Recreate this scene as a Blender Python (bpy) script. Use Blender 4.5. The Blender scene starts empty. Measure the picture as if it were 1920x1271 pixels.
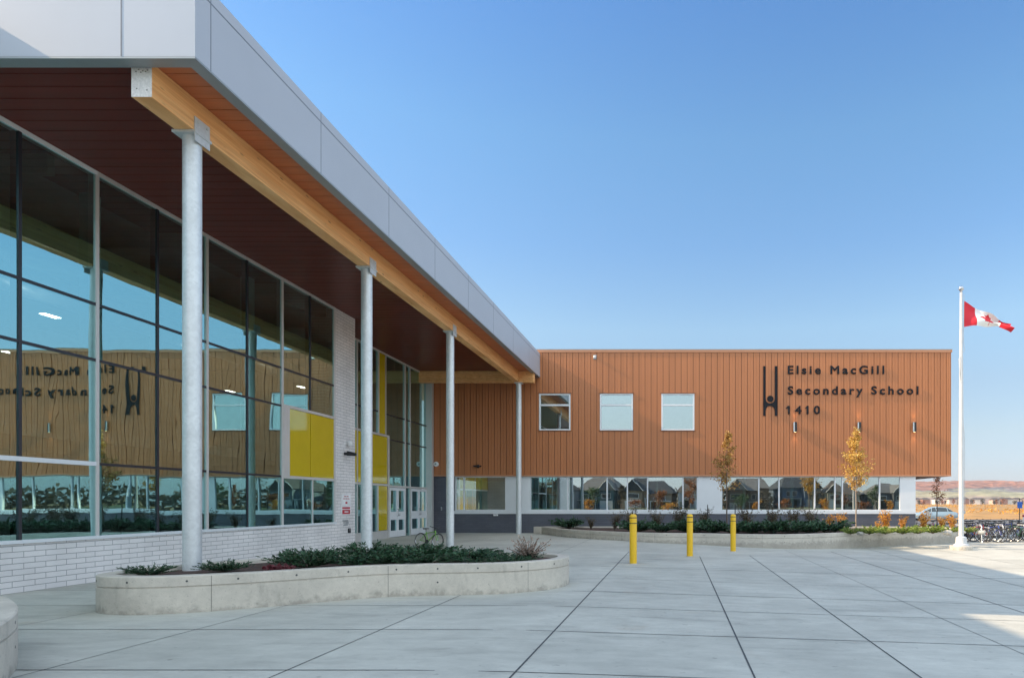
import bpy, math, random
from mathutils import Vector, Matrix, noise
random.seed(7)
R = math.radians
scn = bpy.context.scene
col = scn.collection
# ------------------------------------------------------------------ camera
cd = bpy.data.cameras.new('camera'); cam = bpy.data.objects.new('camera', cd); col.objects.link(cam)
cam.location = (0, 0, 1.54); cam.rotation_euler = (R(90), 0, 0)
cd.sensor_width = 36; cd.lens = 23.25; cd.shift_x = -0.1594; cd.shift_y = 0.1596
cd.clip_start = 0.1; cd.clip_end = 9000
scn.camera = cam
# ------------------------------------------------------------------ light
SUN = Vector((-1, -0.075, 0.60)).normalized()          # towards the sun
elev = math.asin(SUN.z); azim = math.atan2(SUN.x, SUN.y)
w = bpy.data.worlds.new('World'); scn.world = w; w.use_nodes = True
wn = w.node_tree; bgn = wn.nodes['Background']
sky = wn.nodes.new('ShaderNodeTexSky'); sky.sky_type = 'NISHITA'; sky.sun_disc = False
sky.sun_elevation = elev; sky.sun_rotation = azim % (2*math.pi)
sky.air_density = 1.0; sky.dust_density = 0.25; sky.ozone_density = 3.0
# sky behind the camera made brighter and whiter, added to light the shaded plaza
wt = wn.nodes.new('ShaderNodeTexCoord'); wsp = wn.nodes.new('ShaderNodeSeparateXYZ'); wn.links.new(wt.outputs['Generated'], wsp.inputs[0])
wr = wn.nodes.new('ShaderNodeMapRange'); wr.interpolation_type = 'SMOOTHSTEP'; wdt = wn.nodes.new('ShaderNodeVectorMath'); wdt.operation = 'DOT_PRODUCT'; wdt.inputs[1].default_value = (.30, -1, 0); wn.links.new(wt.outputs['Generated'], wdt.inputs[0]); wn.links.new(wdt.outputs['Value'], wr.inputs[0])
wr.inputs['From Min'].default_value = .10; wr.inputs['From Max'].default_value = -.75; wr.inputs['To Min'].default_value = 0; wr.inputs['To Max'].default_value = 1
wz = wn.nodes.new('ShaderNodeValToRGB'); wn.links.new(wsp.outputs[2], wz.inputs[0]); we = wz.color_ramp.elements     # clear dry air: horizon less glaring
we[0].position = 0; we[0].color = (.36, .39, .57, 1); we[1].position = .62; we[1].color = (1, 1, 1, 1)
for p_, c_ in ((.10, (.65, .55, .52)), (.17, (.79, .66, .58)), (.25, (1.02, .88, .73)), (.36, (1.0, .93, .84)), (.48, (1.06, 1.03, .92))):
    q_ = we.new(p_); q_.color = (c_[0], c_[1], c_[2], 1)
wml = wn.nodes.new('ShaderNodeMix'); wml.data_type = 'RGBA'; wml.blend_type = 'MULTIPLY'; wml.inputs[0].default_value = 1
wn.links.new(sky.outputs[0], wml.inputs[6]); wn.links.new(wz.outputs[0], wml.inputs[7])
wr.inputs['From Min'].default_value = -.48; wr.inputs['From Max'].default_value = .55
wv = wn.nodes.new('ShaderNodeMapRange'); wn.links.new(wsp.outputs[2], wv.inputs[0])
for k_, v_ in (('From Min', .0), ('From Max', .7), ('To Min', .22), ('To Max', 1.0)): wv.inputs[k_].default_value = v_
wf = wn.nodes.new('ShaderNodeMath'); wf.operation = 'MULTIPLY'; wn.links.new(wr.outputs[0], wf.inputs[0]); wn.links.new(wv.outputs[0], wf.inputs[1])
wmx = wn.nodes.new('ShaderNodeMix'); wmx.data_type = 'RGBA'; wmx.blend_type = 'ADD'; wn.links.new(wf.outputs[0], wmx.inputs[0]); wn.links.new(wml.outputs[2], wmx.inputs[6]); wmx.inputs[7].default_value = (5.6, 5.7, 5.1, 1)
hs = wn.nodes.new('ShaderNodeHueSaturation'); hs.inputs['Saturation'].default_value = 1.16; wn.links.new(wmx.outputs[2], hs.inputs['Color'])
wn.links.new(hs.outputs[0], bgn.inputs[0]); bgn.inputs[1].default_value = 0.13
ld = bpy.data.lights.new('sun', 'SUN'); ld.energy = 4.2; ld.angle = R(0.5); ld.color = (1, .78, .54)
lo = bpy.data.objects.new('sun', ld); col.objects.link(lo)
lo.rotation_euler = (-SUN).to_track_quat('-Z', 'Y').to_euler()
lo.location = (-60, -5, 40)
vs = scn.view_settings
scn.display_settings.display_device = 'sRGB'
vs.view_transform = 'Standard'; vs.look = 'None'; vs.gamma = 1; vs.use_curve_mapping = False
vs.exposure = 1.06

# ------------------------------------------------------------------ materials
def new_mat(name):
    m = bpy.data.materials.new(name); m.use_nodes = True
    nt = m.node_tree; nt.nodes.clear()
    out = nt.nodes.new('ShaderNodeOutputMaterial')
    return m, nt, out
def N(nt, t, **kw):
    n = nt.nodes.new(t)
    for k, v in kw.items():
        if k in ('inputs',):
            for a, b in v.items(): n.inputs[a].default_value = b
        else: setattr(n, k, v)
    return n
def L(nt, a, b): nt.links.new(a, b)
def c4(c): return (c[0], c[1], c[2], 1)
def mat(name, c, rough=.6, metal=0, var=.12, vscale=3.0, bump=0, bscale=40, spec=.5, stretch=(1,1,1), c2=None, coat=0, fine=0, fscale=60):
    """painted / mineral surface: base colour with two scales of mottling and a little bump"""
    m, nt, out = new_mat(name)
    b = N(nt, 'ShaderNodeBsdfPrincipled'); L(nt, b.outputs[0], out.inputs[0])
    b.inputs['Roughness'].default_value = rough; b.inputs['Metallic'].default_value = metal
    b.inputs['Specular IOR Level'].default_value = spec; b.inputs['Coat Weight'].default_value = coat
    tc = N(nt, 'ShaderNodeTexCoord'); mp = N(nt, 'ShaderNodeMapping'); mp.inputs['Scale'].default_value = stretch
    L(nt, tc.outputs['Object'], mp.inputs[0])
    n1 = N(nt, 'ShaderNodeTexNoise', inputs={'Scale': vscale, 'Detail': 6, 'Roughness': .6}); L(nt, mp.outputs[0], n1.inputs['Vector'])
    cr = N(nt, 'ShaderNodeValToRGB'); L(nt, n1.outputs[0], cr.inputs[0])
    lo_ = c2 if c2 else tuple(x*(1-var) for x in c); hi = c if c2 else tuple(min(1, x*(1+var)) for x in c)
    cr.color_ramp.elements[0].position = .32; cr.color_ramp.elements[1].position = .68
    cr.color_ramp.elements[0].color = c4(lo_); cr.color_ramp.elements[1].color = c4(hi)
    last = cr.outputs[0]
    if fine:
        n2 = N(nt, 'ShaderNodeTexNoise', inputs={'Scale': fscale, 'Detail': 3}); L(nt, mp.outputs[0], n2.inputs['Vector'])
        mr = N(nt, 'ShaderNodeMapRange', inputs={'From Min': .3, 'From Max': .7, 'To Min': 1-fine, 'To Max': 1+fine}); L(nt, n2.outputs[0], mr.inputs[0])
        mx = N(nt, 'ShaderNodeVectorMath', operation='SCALE'); L(nt, last, mx.inputs[0]); L(nt, mr.outputs[0], mx.inputs['Scale'])
        last = mx.outputs[0]
    L(nt, last, b.inputs['Base Color'])
    if bump:
        n3 = N(nt, 'ShaderNodeTexNoise', inputs={'Scale': bscale, 'Detail': 5}); L(nt, mp.outputs[0], n3.inputs['Vector'])
        bp = N(nt, 'ShaderNodeBump', inputs={'Strength': bump, 'Distance': .02}); L(nt, n3.outputs[0], bp.inputs['Height']); L(nt, bp.outputs[0], b.inputs['Normal'])
    return m
def island_var(m, a):
    nt = m.node_tree; b = [n for n in nt.nodes if n.type == 'BSDF_PRINCIPLED'][0]; src = b.inputs['Base Color'].links[0].from_socket
    gm = N(nt, 'ShaderNodeNewGeometry'); mr = N(nt, 'ShaderNodeMapRange', inputs={'To Min': 1-a, 'To Max': 1+a}); L(nt, gm.outputs['Random Per Island'], mr.inputs[0])
    sc = N(nt, 'ShaderNodeVectorMath', operation='SCALE'); L(nt, src, sc.inputs[0]); L(nt, mr.outputs[0], sc.inputs['Scale']); L(nt, sc.outputs[0], b.inputs['Base Color'])
def block_mat(name, c1, c2, mortar, bw=.4, bh=.1, ms=.006, rough=.6, off=.5, var=.1):
    m, nt, out = new_mat(name)
    b = N(nt, 'ShaderNodeBsdfPrincipled', inputs={'Roughness': rough}); L(nt, b.outputs[0], out.inputs[0])
    tc = N(nt, 'ShaderNodeTexCoord'); se = N(nt, 'ShaderNodeSeparateXYZ'); L(nt, tc.outputs['Object'], se.inputs[0])
    ad = N(nt, 'ShaderNodeMath', operation='ADD'); L(nt, se.outputs[0], ad.inputs[0]); L(nt, se.outputs[1], ad.inputs[1])
    co = N(nt, 'ShaderNodeCombineXYZ'); L(nt, ad.outputs[0], co.inputs[0]); L(nt, se.outputs[2], co.inputs[1])
    br = N(nt, 'ShaderNodeTexBrick'); L(nt, co.outputs[0], br.inputs['Vector'])
    br.offset = off
    for k, v in {'Scale': 1, 'Brick Width': bw, 'Row Height': bh, 'Mortar Size': ms, 'Mortar Smooth': .3, 'Bias': 0, 'Color1': c4(c1), 'Color2': c4(c2), 'Mortar': c4(mortar)}.items():
        br.inputs[k].default_value = v
    n1 = N(nt, 'ShaderNodeTexNoise', inputs={'Scale': 1.1, 'Detail': 7}); L(nt, tc.outputs['Object'], n1.inputs['Vector'])
    mr = N(nt, 'ShaderNodeMapRange', inputs={'From Min': .3, 'From Max': .7, 'To Min': 1-var, 'To Max': 1+var}); L(nt, n1.outputs[0], mr.inputs[0])
    mx = N(nt, 'ShaderNodeVectorMath', operation='SCALE'); L(nt, br.outputs[0], mx.inputs[0]); L(nt, mr.outputs[0], mx.inputs['Scale'])
    L(nt, mx.outputs[0], b.inputs['Base Color'])
    bp = N(nt, 'ShaderNodeBump', inputs={'Strength': .7, 'Distance': .006}); bp.invert = True
    L(nt, br.outputs['Fac'], bp.inputs['Height']); L(nt, bp.outputs[0], b.inputs['Normal'])
    return m
def glass_mat(name, refl, trans, f0=.42, wave=.02, wscale=(1.0, 1.0, .45)):
    """coated architectural pane: strong mirror reflection over tinted transparency, slightly wavy"""
    m, nt, out = new_mat(name)
    g = N(nt, 'ShaderNodeBsdfGlossy', inputs={'Color': c4(refl), 'Roughness': 0.0}); t = N(nt, 'ShaderNodeBsdfTransparent', inputs={'Color': c4(trans)})
    mx = N(nt, 'ShaderNodeMixShader'); L(nt, t.outputs[0], mx.inputs[1]); L(nt, g.outputs[0], mx.inputs[2]); L(nt, mx.outputs[0], out.inputs[0])
    lw = N(nt, 'ShaderNodeLayerWeight', inputs={'Blend': .25})
    mr = N(nt, 'ShaderNodeMapRange', inputs={'From Min': 0, 'From Max': 1, 'To Min': f0, 'To Max': 1.0}); L(nt, lw.outputs['Fresnel'], mr.inputs[0]); L(nt, mr.outputs[0], mx.inputs[0])
    if wave:
        tc = N(nt, 'ShaderNodeTexCoord'); oi = N(nt, 'ShaderNodeObjectInfo')
        mp = N(nt, 'ShaderNodeMapping'); mp.inputs['Scale'].default_value = wscale
        L(nt, tc.outputs['Object'], mp.inputs[0])
        n1 = N(nt, 'ShaderNodeTexNoise', noise_dimensions='4D', inputs={'Scale': 1.3, 'Detail': 1.5}); L(nt, mp.outputs[0], n1.inputs['Vector'])
        mu = N(nt, 'ShaderNodeMath', operation='MULTIPLY'); mu.inputs[1].default_value = 30; L(nt, oi.outputs['Random'], mu.inputs[0]); L(nt, mu.outputs[0], n1.inputs['W'])
        bp = N(nt, 'ShaderNodeBump', inputs={'Strength': 1.0, 'Distance': wave}); L(nt, n1.outputs[0], bp.inputs['Height']); L(nt, bp.outputs[0], g.inputs['Normal'])
    return m
def leaf_mat(name, a, b_, tr=.25):
    m, nt, out = new_mat(name)
    d = N(nt, 'ShaderNodeBsdfPrincipled', inputs={'Roughness': .55}); t = N(nt, 'ShaderNodeBsdfTranslucent')
    mx = N(nt, 'ShaderNodeMixShader'); mx.inputs[0].default_value = tr
    L(nt, d.outputs[0], mx.inputs[1]); L(nt, t.outputs[0], mx.inputs[2]); L(nt, mx.outputs[0], out.inputs[0])
    g = N(nt, 'ShaderNodeNewGeometry'); cr = N(nt, 'ShaderNodeValToRGB'); L(nt, g.outputs['Random Per Island'], cr.inputs[0])
    cr.color_ramp.elements[0].color = c4(a); cr.color_ramp.elements[1].color = c4(b_)
    L(nt, cr.outputs[0], d.inputs['Base Color']); L(nt, cr.outputs[0], t.inputs[0])
    return m
def emit_mat(name, c, s):
    m, nt, out = new_mat(name); e = N(nt, 'ShaderNodeEmission', inputs={'Color': c4(c), 'Strength': s}); L(nt, e.outputs[0], out.inputs[0]); return m
def paving_mat():
    m, nt, out = new_mat('broom_finished_concrete')
    b = N(nt, 'ShaderNodeBsdfPrincipled', inputs={'Roughness': .75}); L(nt, b.outputs[0], out.inputs[0])
    tc = N(nt, 'ShaderNodeTexCoord')
    def noi(scale, detail, st=(1,1,1), rough=.6):
        mp = N(nt, 'ShaderNodeMapping'); mp.inputs['Scale'].default_value = st; L(nt, tc.outputs['Object'], mp.inputs[0])
        n = N(nt, 'ShaderNodeTexNoise', inputs={'Scale': scale, 'Detail': detail, 'Roughness': rough}); L(nt, mp.outputs[0], n.inputs['Vector']); return n.outputs[0]
    def rng(s, a, b2, lo_, hi):
        r = N(nt, 'ShaderNodeMapRange', inputs={'From Min': a, 'From Max': b2, 'To Min': lo_, 'To Max': hi}); L(nt, s, r.inputs[0]); return r.outputs[0]
    def mul(a, b2):
        n = N(nt, 'ShaderNodeMath', operation='MULTIPLY'); L(nt, a, n.inputs[0]); L(nt, b2, n.inputs[1]); return n.outputs[0]
    f = mul(rng(noi(.45, 6), .3, .7, .84, 1.12), rng(noi(3.0, 8, (.6, 1.3, 1), .7), .25, .75, .84, 1.13))
    f = mul(f, rng(noi(1.5, 5, (.35, 1.8, 1)), .57, .72, 1.0, .76))      # long damp smears
    f = mul(f, rng(noi(26, 3, (.5, 3, 1)), .3, .7, .95, 1.05))
    f = mul(f, rng(noi(9, 2), .68, .75, 1.0, .72)); f = mul(f, rng(noi(2.2, 9, (1,1,1), .75), .56, .70, 1.0, .86))                      # small spots
    # panels differ a little from pour to pour
    gi = N(nt, 'ShaderNodeNewGeometry'); f = mul(f, rng(gi.outputs['Random Per Island'], 0, 1, .945, 1.05))
    cc = N(nt, 'ShaderNodeVectorMath', operation='SCALE'); cc.inputs[0].default_value = (.455, .452, .402); L(nt, f, cc.inputs['Scale'])
    # rusty stain patches
    st = rng(noi(.8, 4), .63, .78, 0, .45)
    mx = N(nt, 'ShaderNodeMix', data_type='RGBA'); mx.inputs[7].default_value = (.34, .26, .18, 1); L(nt, st, mx.inputs[0]); L(nt, cc.outputs[0], mx.inputs[6])
    L(nt, mx.outputs[2], b.inputs['Base Color'])
    bp = N(nt, 'ShaderNodeBump', inputs={'Strength': .25, 'Distance': .01}); L(nt, noi(70, 3, (.3, 2, 1)), bp.inputs['Height']); L(nt, bp.outputs[0], b.inputs['Normal'])
    return m
def wood_mat():
    m, nt, out = new_mat('glulam_timber')
    b = N(nt, 'ShaderNodeBsdfPrincipled', inputs={'Roughness': .5}); L(nt, b.outputs[0], out.inputs[0])
    tc = N(nt, 'ShaderNodeTexCoord'); mp = N(nt, 'ShaderNodeMapping'); mp.inputs['Scale'].default_value = (2, .35, 14); L(nt, tc.outputs['Object'], mp.inputs[0])
    n1 = N(nt, 'ShaderNodeTexNoise', inputs={'Scale': 2.2, 'Detail': 6, 'Distortion': .6}); L(nt, mp.outputs[0], n1.inputs['Vector'])
    cr = N(nt, 'ShaderNodeValToRGB'); L(nt, n1.outputs[0], cr.inputs[0])
    cr.color_ramp.elements[0].position = .3; cr.color_ramp.elements[1].position = .72
    cr.color_ramp.elements[0].color = (.68, .30, .095, 1); cr.color_ramp.elements[1].color = (.92, .54, .23, 1)
    # knots
    mk = N(nt, 'ShaderNodeMapping'); mk.inputs['Scale'].default_value = (5, 1.7, 6); L(nt, tc.outputs['Object'], mk.inputs[0])
    vk = N(nt, 'ShaderNodeTexVoronoi', inputs={'Scale': 1.0}); L(nt, mk.outputs[0], vk.inputs['Vector'])
    rk = N(nt, 'ShaderNodeMapRange', inputs={'From Min': .05, 'From Max': .14, 'To Min': .8, 'To Max': 0}); L(nt, vk.outputs['Distance'], rk.inputs[0])
    mx = N(nt, 'ShaderNodeMix', data_type='RGBA'); mx.inputs[7].default_value = (.24, .10, .035, 1); L(nt, rk.outputs[0], mx.inputs[0]); L(nt, cr.outputs[0], mx.inputs[6])
    # lamination lines every 40 mm, laminates differ in tone
    se = N(nt, 'ShaderNodeSeparateXYZ'); L(nt, tc.outputs['Object'], se.inputs[0])
    dv = N(nt, 'ShaderNodeMath', operation='DIVIDE'); dv.inputs[1].default_value = .043; L(nt, se.outputs[2], dv.inputs[0])
    fl = N(nt, 'ShaderNodeMath', operation='FLOOR'); L(nt, dv.outputs[0], fl.inputs[0])
    wn_ = N(nt, 'ShaderNodeTexWhiteNoise', noise_dimensions='1D'); L(nt, fl.outputs[0], wn_.inputs['W'])
    r1 = N(nt, 'ShaderNodeMapRange', inputs={'To Min': .90, 'To Max': 1.08}); L(nt, wn_.outputs[0], r1.inputs[0])
    fr = N(nt, 'ShaderNodeMath', operation='FRACT'); L(nt, dv.outputs[0], fr.inputs[0])
    r2 = N(nt, 'ShaderNodeMapRange', inputs={'From Min': 0, 'From Max': .07, 'To Min': .78, 'To Max': 1}); L(nt, fr.outputs[0], r2.inputs[0])
    mm = N(nt, 'ShaderNodeMath', operation='MULTIPLY'); L(nt, r1.outputs[0], mm.inputs[0]); L(nt, r2.outputs[0], mm.inputs[1])
    sc = N(nt, 'ShaderNodeVectorMath', operation='SCALE'); L(nt, mx.outputs[2], sc.inputs[0]); L(nt, mm.outputs[0], sc.inputs['Scale'])
    L(nt, sc.outputs[0], b.inputs['Base Color'])
    return m
def galv_mat():
    m, nt, out = new_mat('galvanised_steel')
    b = N(nt, 'ShaderNodeBsdfPrincipled', inputs={'Roughness': .42, 'Metallic': .35}); L(nt, b.outputs[0], out.inputs[0])
    tc = N(nt, 'ShaderNodeTexCoord')
    v = N(nt, 'ShaderNodeTexVoronoi', inputs={'Scale': 22}); L(nt, tc.outputs['Object'], v.inputs['Vector'])
    se = N(nt, 'ShaderNodeSeparateColor'); L(nt, v.outputs['Color'], se.inputs[0])
    r1 = N(nt, 'ShaderNodeMapRange', inputs={'To Min': .93, 'To Max': 1.04}); L(nt, se.outputs[0], r1.inputs[0])
    n1 = N(nt, 'ShaderNodeTexNoise', inputs={'Scale': 2.2, 'Detail': 6, 'Roughness': .65}); mp = N(nt, 'ShaderNodeMapping'); mp.inputs['Scale'].default_value = (1, 1, .6)
    L(nt, tc.outputs['Object'], mp.inputs[0]); L(nt, mp.outputs[0], n1.inputs['Vector'])
    r2 = N(nt, 'ShaderNodeMapRange', inputs={'From Min': .35, 'From Max': .72, 'To Min': 1.04, 'To Max': .86}); L(nt, n1.outputs[0], r2.inputs[0])
    mm = N(nt, 'ShaderNodeMath', operation='MULTIPLY'); L(nt, r1.outputs[0], mm.inputs[0]); L(nt, r2.outputs[0], mm.inputs[1])
    sc = N(nt, 'ShaderNodeVectorMath', operation='SCALE'); sc.inputs[0].default_value = (.66, .68, .69); L(nt, mm.outputs[0], sc.inputs['Scale'])
    L(nt, sc.outputs[0], b.inputs['Base Color'])
    return m
def planter_mat():
    m, nt, out = new_mat('cast_concrete')
    b = N(nt, 'ShaderNodeBsdfPrincipled', inputs={'Roughness': .8}); L(nt, b.outputs[0], out.inputs[0])
    tc = N(nt, 'ShaderNodeTexCoord')
    def noi(scale, detail, st=(1,1,1), rough=.6):
        mp = N(nt, 'ShaderNodeMapping'); mp.inputs['Scale'].default_value = st; L(nt, tc.outputs['Object'], mp.inputs[0])
        n = N(nt, 'ShaderNodeTexNoise', inputs={'Scale': scale, 'Detail': detail, 'Roughness': rough}); L(nt, mp.outputs[0], n.inputs['Vector']); return n.outputs[0]
    def rng(s, a, b2, lo_, hi):
        r = N(nt, 'ShaderNodeMapRange', inputs={'From Min': a, 'From Max': b2, 'To Min': lo_, 'To Max': hi}); L(nt, s, r.inputs[0]); return r.outputs[0]
    def mul(a, b2):
        n = N(nt, 'ShaderNodeMath', operation='MULTIPLY'); L(nt, a, n.inputs[0]); L(nt, b2, n.inputs[1]); return n.outputs[0]
    f = mul(rng(noi(1.6, 7), .3, .7, .86, 1.10), rng(noi(12, 6), .3, .7, .93, 1.06))
    f = mul(f, rng(noi(45, 2), .66, .72, 1, .62))                       # bug holes
    f = mul(f, rng(noi(5, 5, (1, 1, .35)), .58, .72, 1, .80))           # drips
    # dirt splashed at the foot
    se = N(nt, 'ShaderNodeSeparateXYZ'); L(nt, tc.outputs['Object'], se.inputs[0])
    ad = N(nt, 'ShaderNodeMath', operation='ADD'); L(nt, se.outputs[2], ad.inputs[0]); L(nt, rng(noi(9, 6), .3, .7, -.10, .10), ad.inputs[1])
    f = mul(f, rng(ad.outputs[0], -.02, .09, .70, 1))
    cc = N(nt, 'ShaderNodeVectorMath', operation='SCALE'); cc.inputs[0].default_value = (.52, .475, .41); L(nt, f, cc.inputs['Scale'])
    L(nt, cc.outputs[0], b.inputs['Base Color'])
    bp = N(nt, 'ShaderNodeBump', inputs={'Strength': .3, 'Distance': .01}); L(nt, noi(40, 5), bp.inputs['Height']); L(nt, bp.outputs[0], b.inputs['Normal'])
    return m
M = dict(
    paving=paving_mat(), joint=mat('joint_sealant', (.065, .07, .072), .8), wood=wood_mat(), galv=galv_mat(), planter=planter_mat(),
    planter_line=mat('formwork_joint', (.20, .19, .17), .9),
    clad=mat('brown_metal_cladding', (.45, .165, .062), .42, 0, .05, 1.2, spec=.45, stretch=(3, 1, .25)),
    coping=mat('brown_coping', (.50, .23, .12), .4, 0, .04),
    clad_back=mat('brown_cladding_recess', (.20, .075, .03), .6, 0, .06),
    soffit_edge=mat('paler_soffit_boards', (.46, .135, .05), .4, 0, .12, .9, stretch=(.4, 9, 1)),
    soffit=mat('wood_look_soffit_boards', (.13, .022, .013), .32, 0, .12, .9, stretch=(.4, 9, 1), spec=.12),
    soffit_gap=mat('soffit_groove', (.03, .012, .008), .8),
    fascia=mat('pale_aluminium_panel', (.42, .445, .50), .5, .1, .02, .6),
    trim=mat('grey_metal_trim', (.30, .32, .33), .4, .3, .04),
    seam=mat('panel_seam', (.16, .18, .22), .6),
    roof=mat('roof_membrane', (.4, .4, .4), .8),
    white_block=block_mat('white_glazed_block', (.76, .72, .70), (.70, .665, .65), (.30, .29, .29), .4, .1, .006),
    grey_block=block_mat('charcoal_block', (.085, .09, .115), (.10, .105, .13), (.055, .058, .07), .4, .1, .005, .55),
    white=mat('white_metal', (.70, .72, .74), .4, 0, .02), silver=mat('silver_mullion', (.62, .60, .58), .38, .3, .03),
    dark=mat('dark_mullion', (.02, .022, .03), .35, 0, .05), black=mat('black_paint', (.012, .012, .014), .4, 0, .1),
    sign_black=mat('sign_lettering_black', (.008, .009, .013), .6, spec=.2),
    glass=glass_mat('curtain_wall_glass', (.56, .97, 1.0), (.66, .80, .74), .54, .0022),
    glass2=glass_mat('strip_window_glass', (.80, .93, .95), (.55, .72, .66), .52, .0010),
    yellow=mat('yellow_spandrel_glass', (.55, .42, .003), .06, 0, .03, spec=.8, coat=.9),
    inwall=mat('interior_wall', (.42, .43, .41), .8), infloor=mat('interior_floor', (.22, .22, .21), .4), inceil=mat('interior_ceiling', (.30, .28, .25), .8),
    incol=mat('interior_column_paint', (.40, .48, .45), .5), duct=mat('duct_metal', (.42, .43, .43), .35, .4), lamp=emit_mat('lamp_diffuser', (1, .97, .9), 5),
    warm=emit_mat('warm_lamp', (1, .62, .28), 4.0),
    ypaint=mat('yellow_bollard_sleeve', (.72, .43, .010), .38, 0, .05, 6, fine=.04), btape=mat('black_band', (.02, .02, .02), .5),
    asphalt=mat('asphalt', (.12, .12, .122), .9, 0, .2, 4, .3, 60), grass=mat('lawn', (.10, .13, .035), .9, 0, .3, 2, .5, 30, c2=(.17, .16, .05)),
    field=mat('dry_autumn_field', (.40, .21, .065), .95, 0, .3, .03, c2=(.22, .15, .05), fine=.35, fscale=.25),
    mulch=mat('bark_mulch', (.045, .032, .025), .95, 0, .4, 14, .8, 60, c2=(.10, .05, .04)),
    bark=mat('young_bark', (.12, .09, .07), .9, 0, .2, 20), bark_pale=mat('pale_bark', (.26, .20, .15), .8, 0, .2, 20),
    juniper=leaf_mat('juniper_foliage', (.010, .038, .017), (.045, .115, .048), .15),
    grass_leaf=leaf_mat('bright_groundcover', (.12, .20, .03), (.30, .36, .07), .3),
    goldbrown=leaf_mat('brown_gold_leaves', (.22, .09, .025), (.68, .44, .12), .4),
    gold=leaf_mat('golden_leaves', (.42, .20, .03), (.80, .58, .16), .4), rust=leaf_mat('rust_leaves', (.16, .05, .02), (.42, .16, .04), .3),
    orange=leaf_mat('orange_leaves', (.45, .16, .02), (.75, .42, .06), .35), dull=leaf_mat('dull_twiggy_leaves', (.05, .045, .025), (.14, .10, .05), .2),
    straw=leaf_mat('dry_seed_heads', (.30, .20, .15), (.62, .50, .42), .3), green=leaf_mat('garden_green', (.03, .07, .02), (.10, .16, .05), .2),
    heuchera=leaf_mat('wine_red_leaves', (.08, .015, .02), (.16, .03, .04), .2),
    rock=mat('pale_rock', (.42, .40, .36), .8, 0, .15, 5, .5, 12), red=mat('flag_red', (.62, .012, .03), .65, 0, .05), flagwhite=mat('flag_white', (.82, .82, .82), .7, 0, .02),
    polewhite=mat('white_pole_paint', (.52, .53, .54), .35, 0, .03), tyre=mat('tyre_rubber', (.015, .015, .016), .7), chrome=mat('bright_metal', (.55, .56, .58), .25, .9),
    carglass=mat('car_window_glass', (.02, .03, .035), .05, 0, .1, spec=.8), redsign=mat('red_sign_paint', (.45, .02, .04), .5), whitesign=mat('white_sign_face', (.78, .78, .78), .5),
    bluesign=mat('blue_sign_face', (.02, .10, .40), .5),
)

for k_ in ('clad', 'soffit', 'soffit_edge'): island_var(M[k_], .045)
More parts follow.
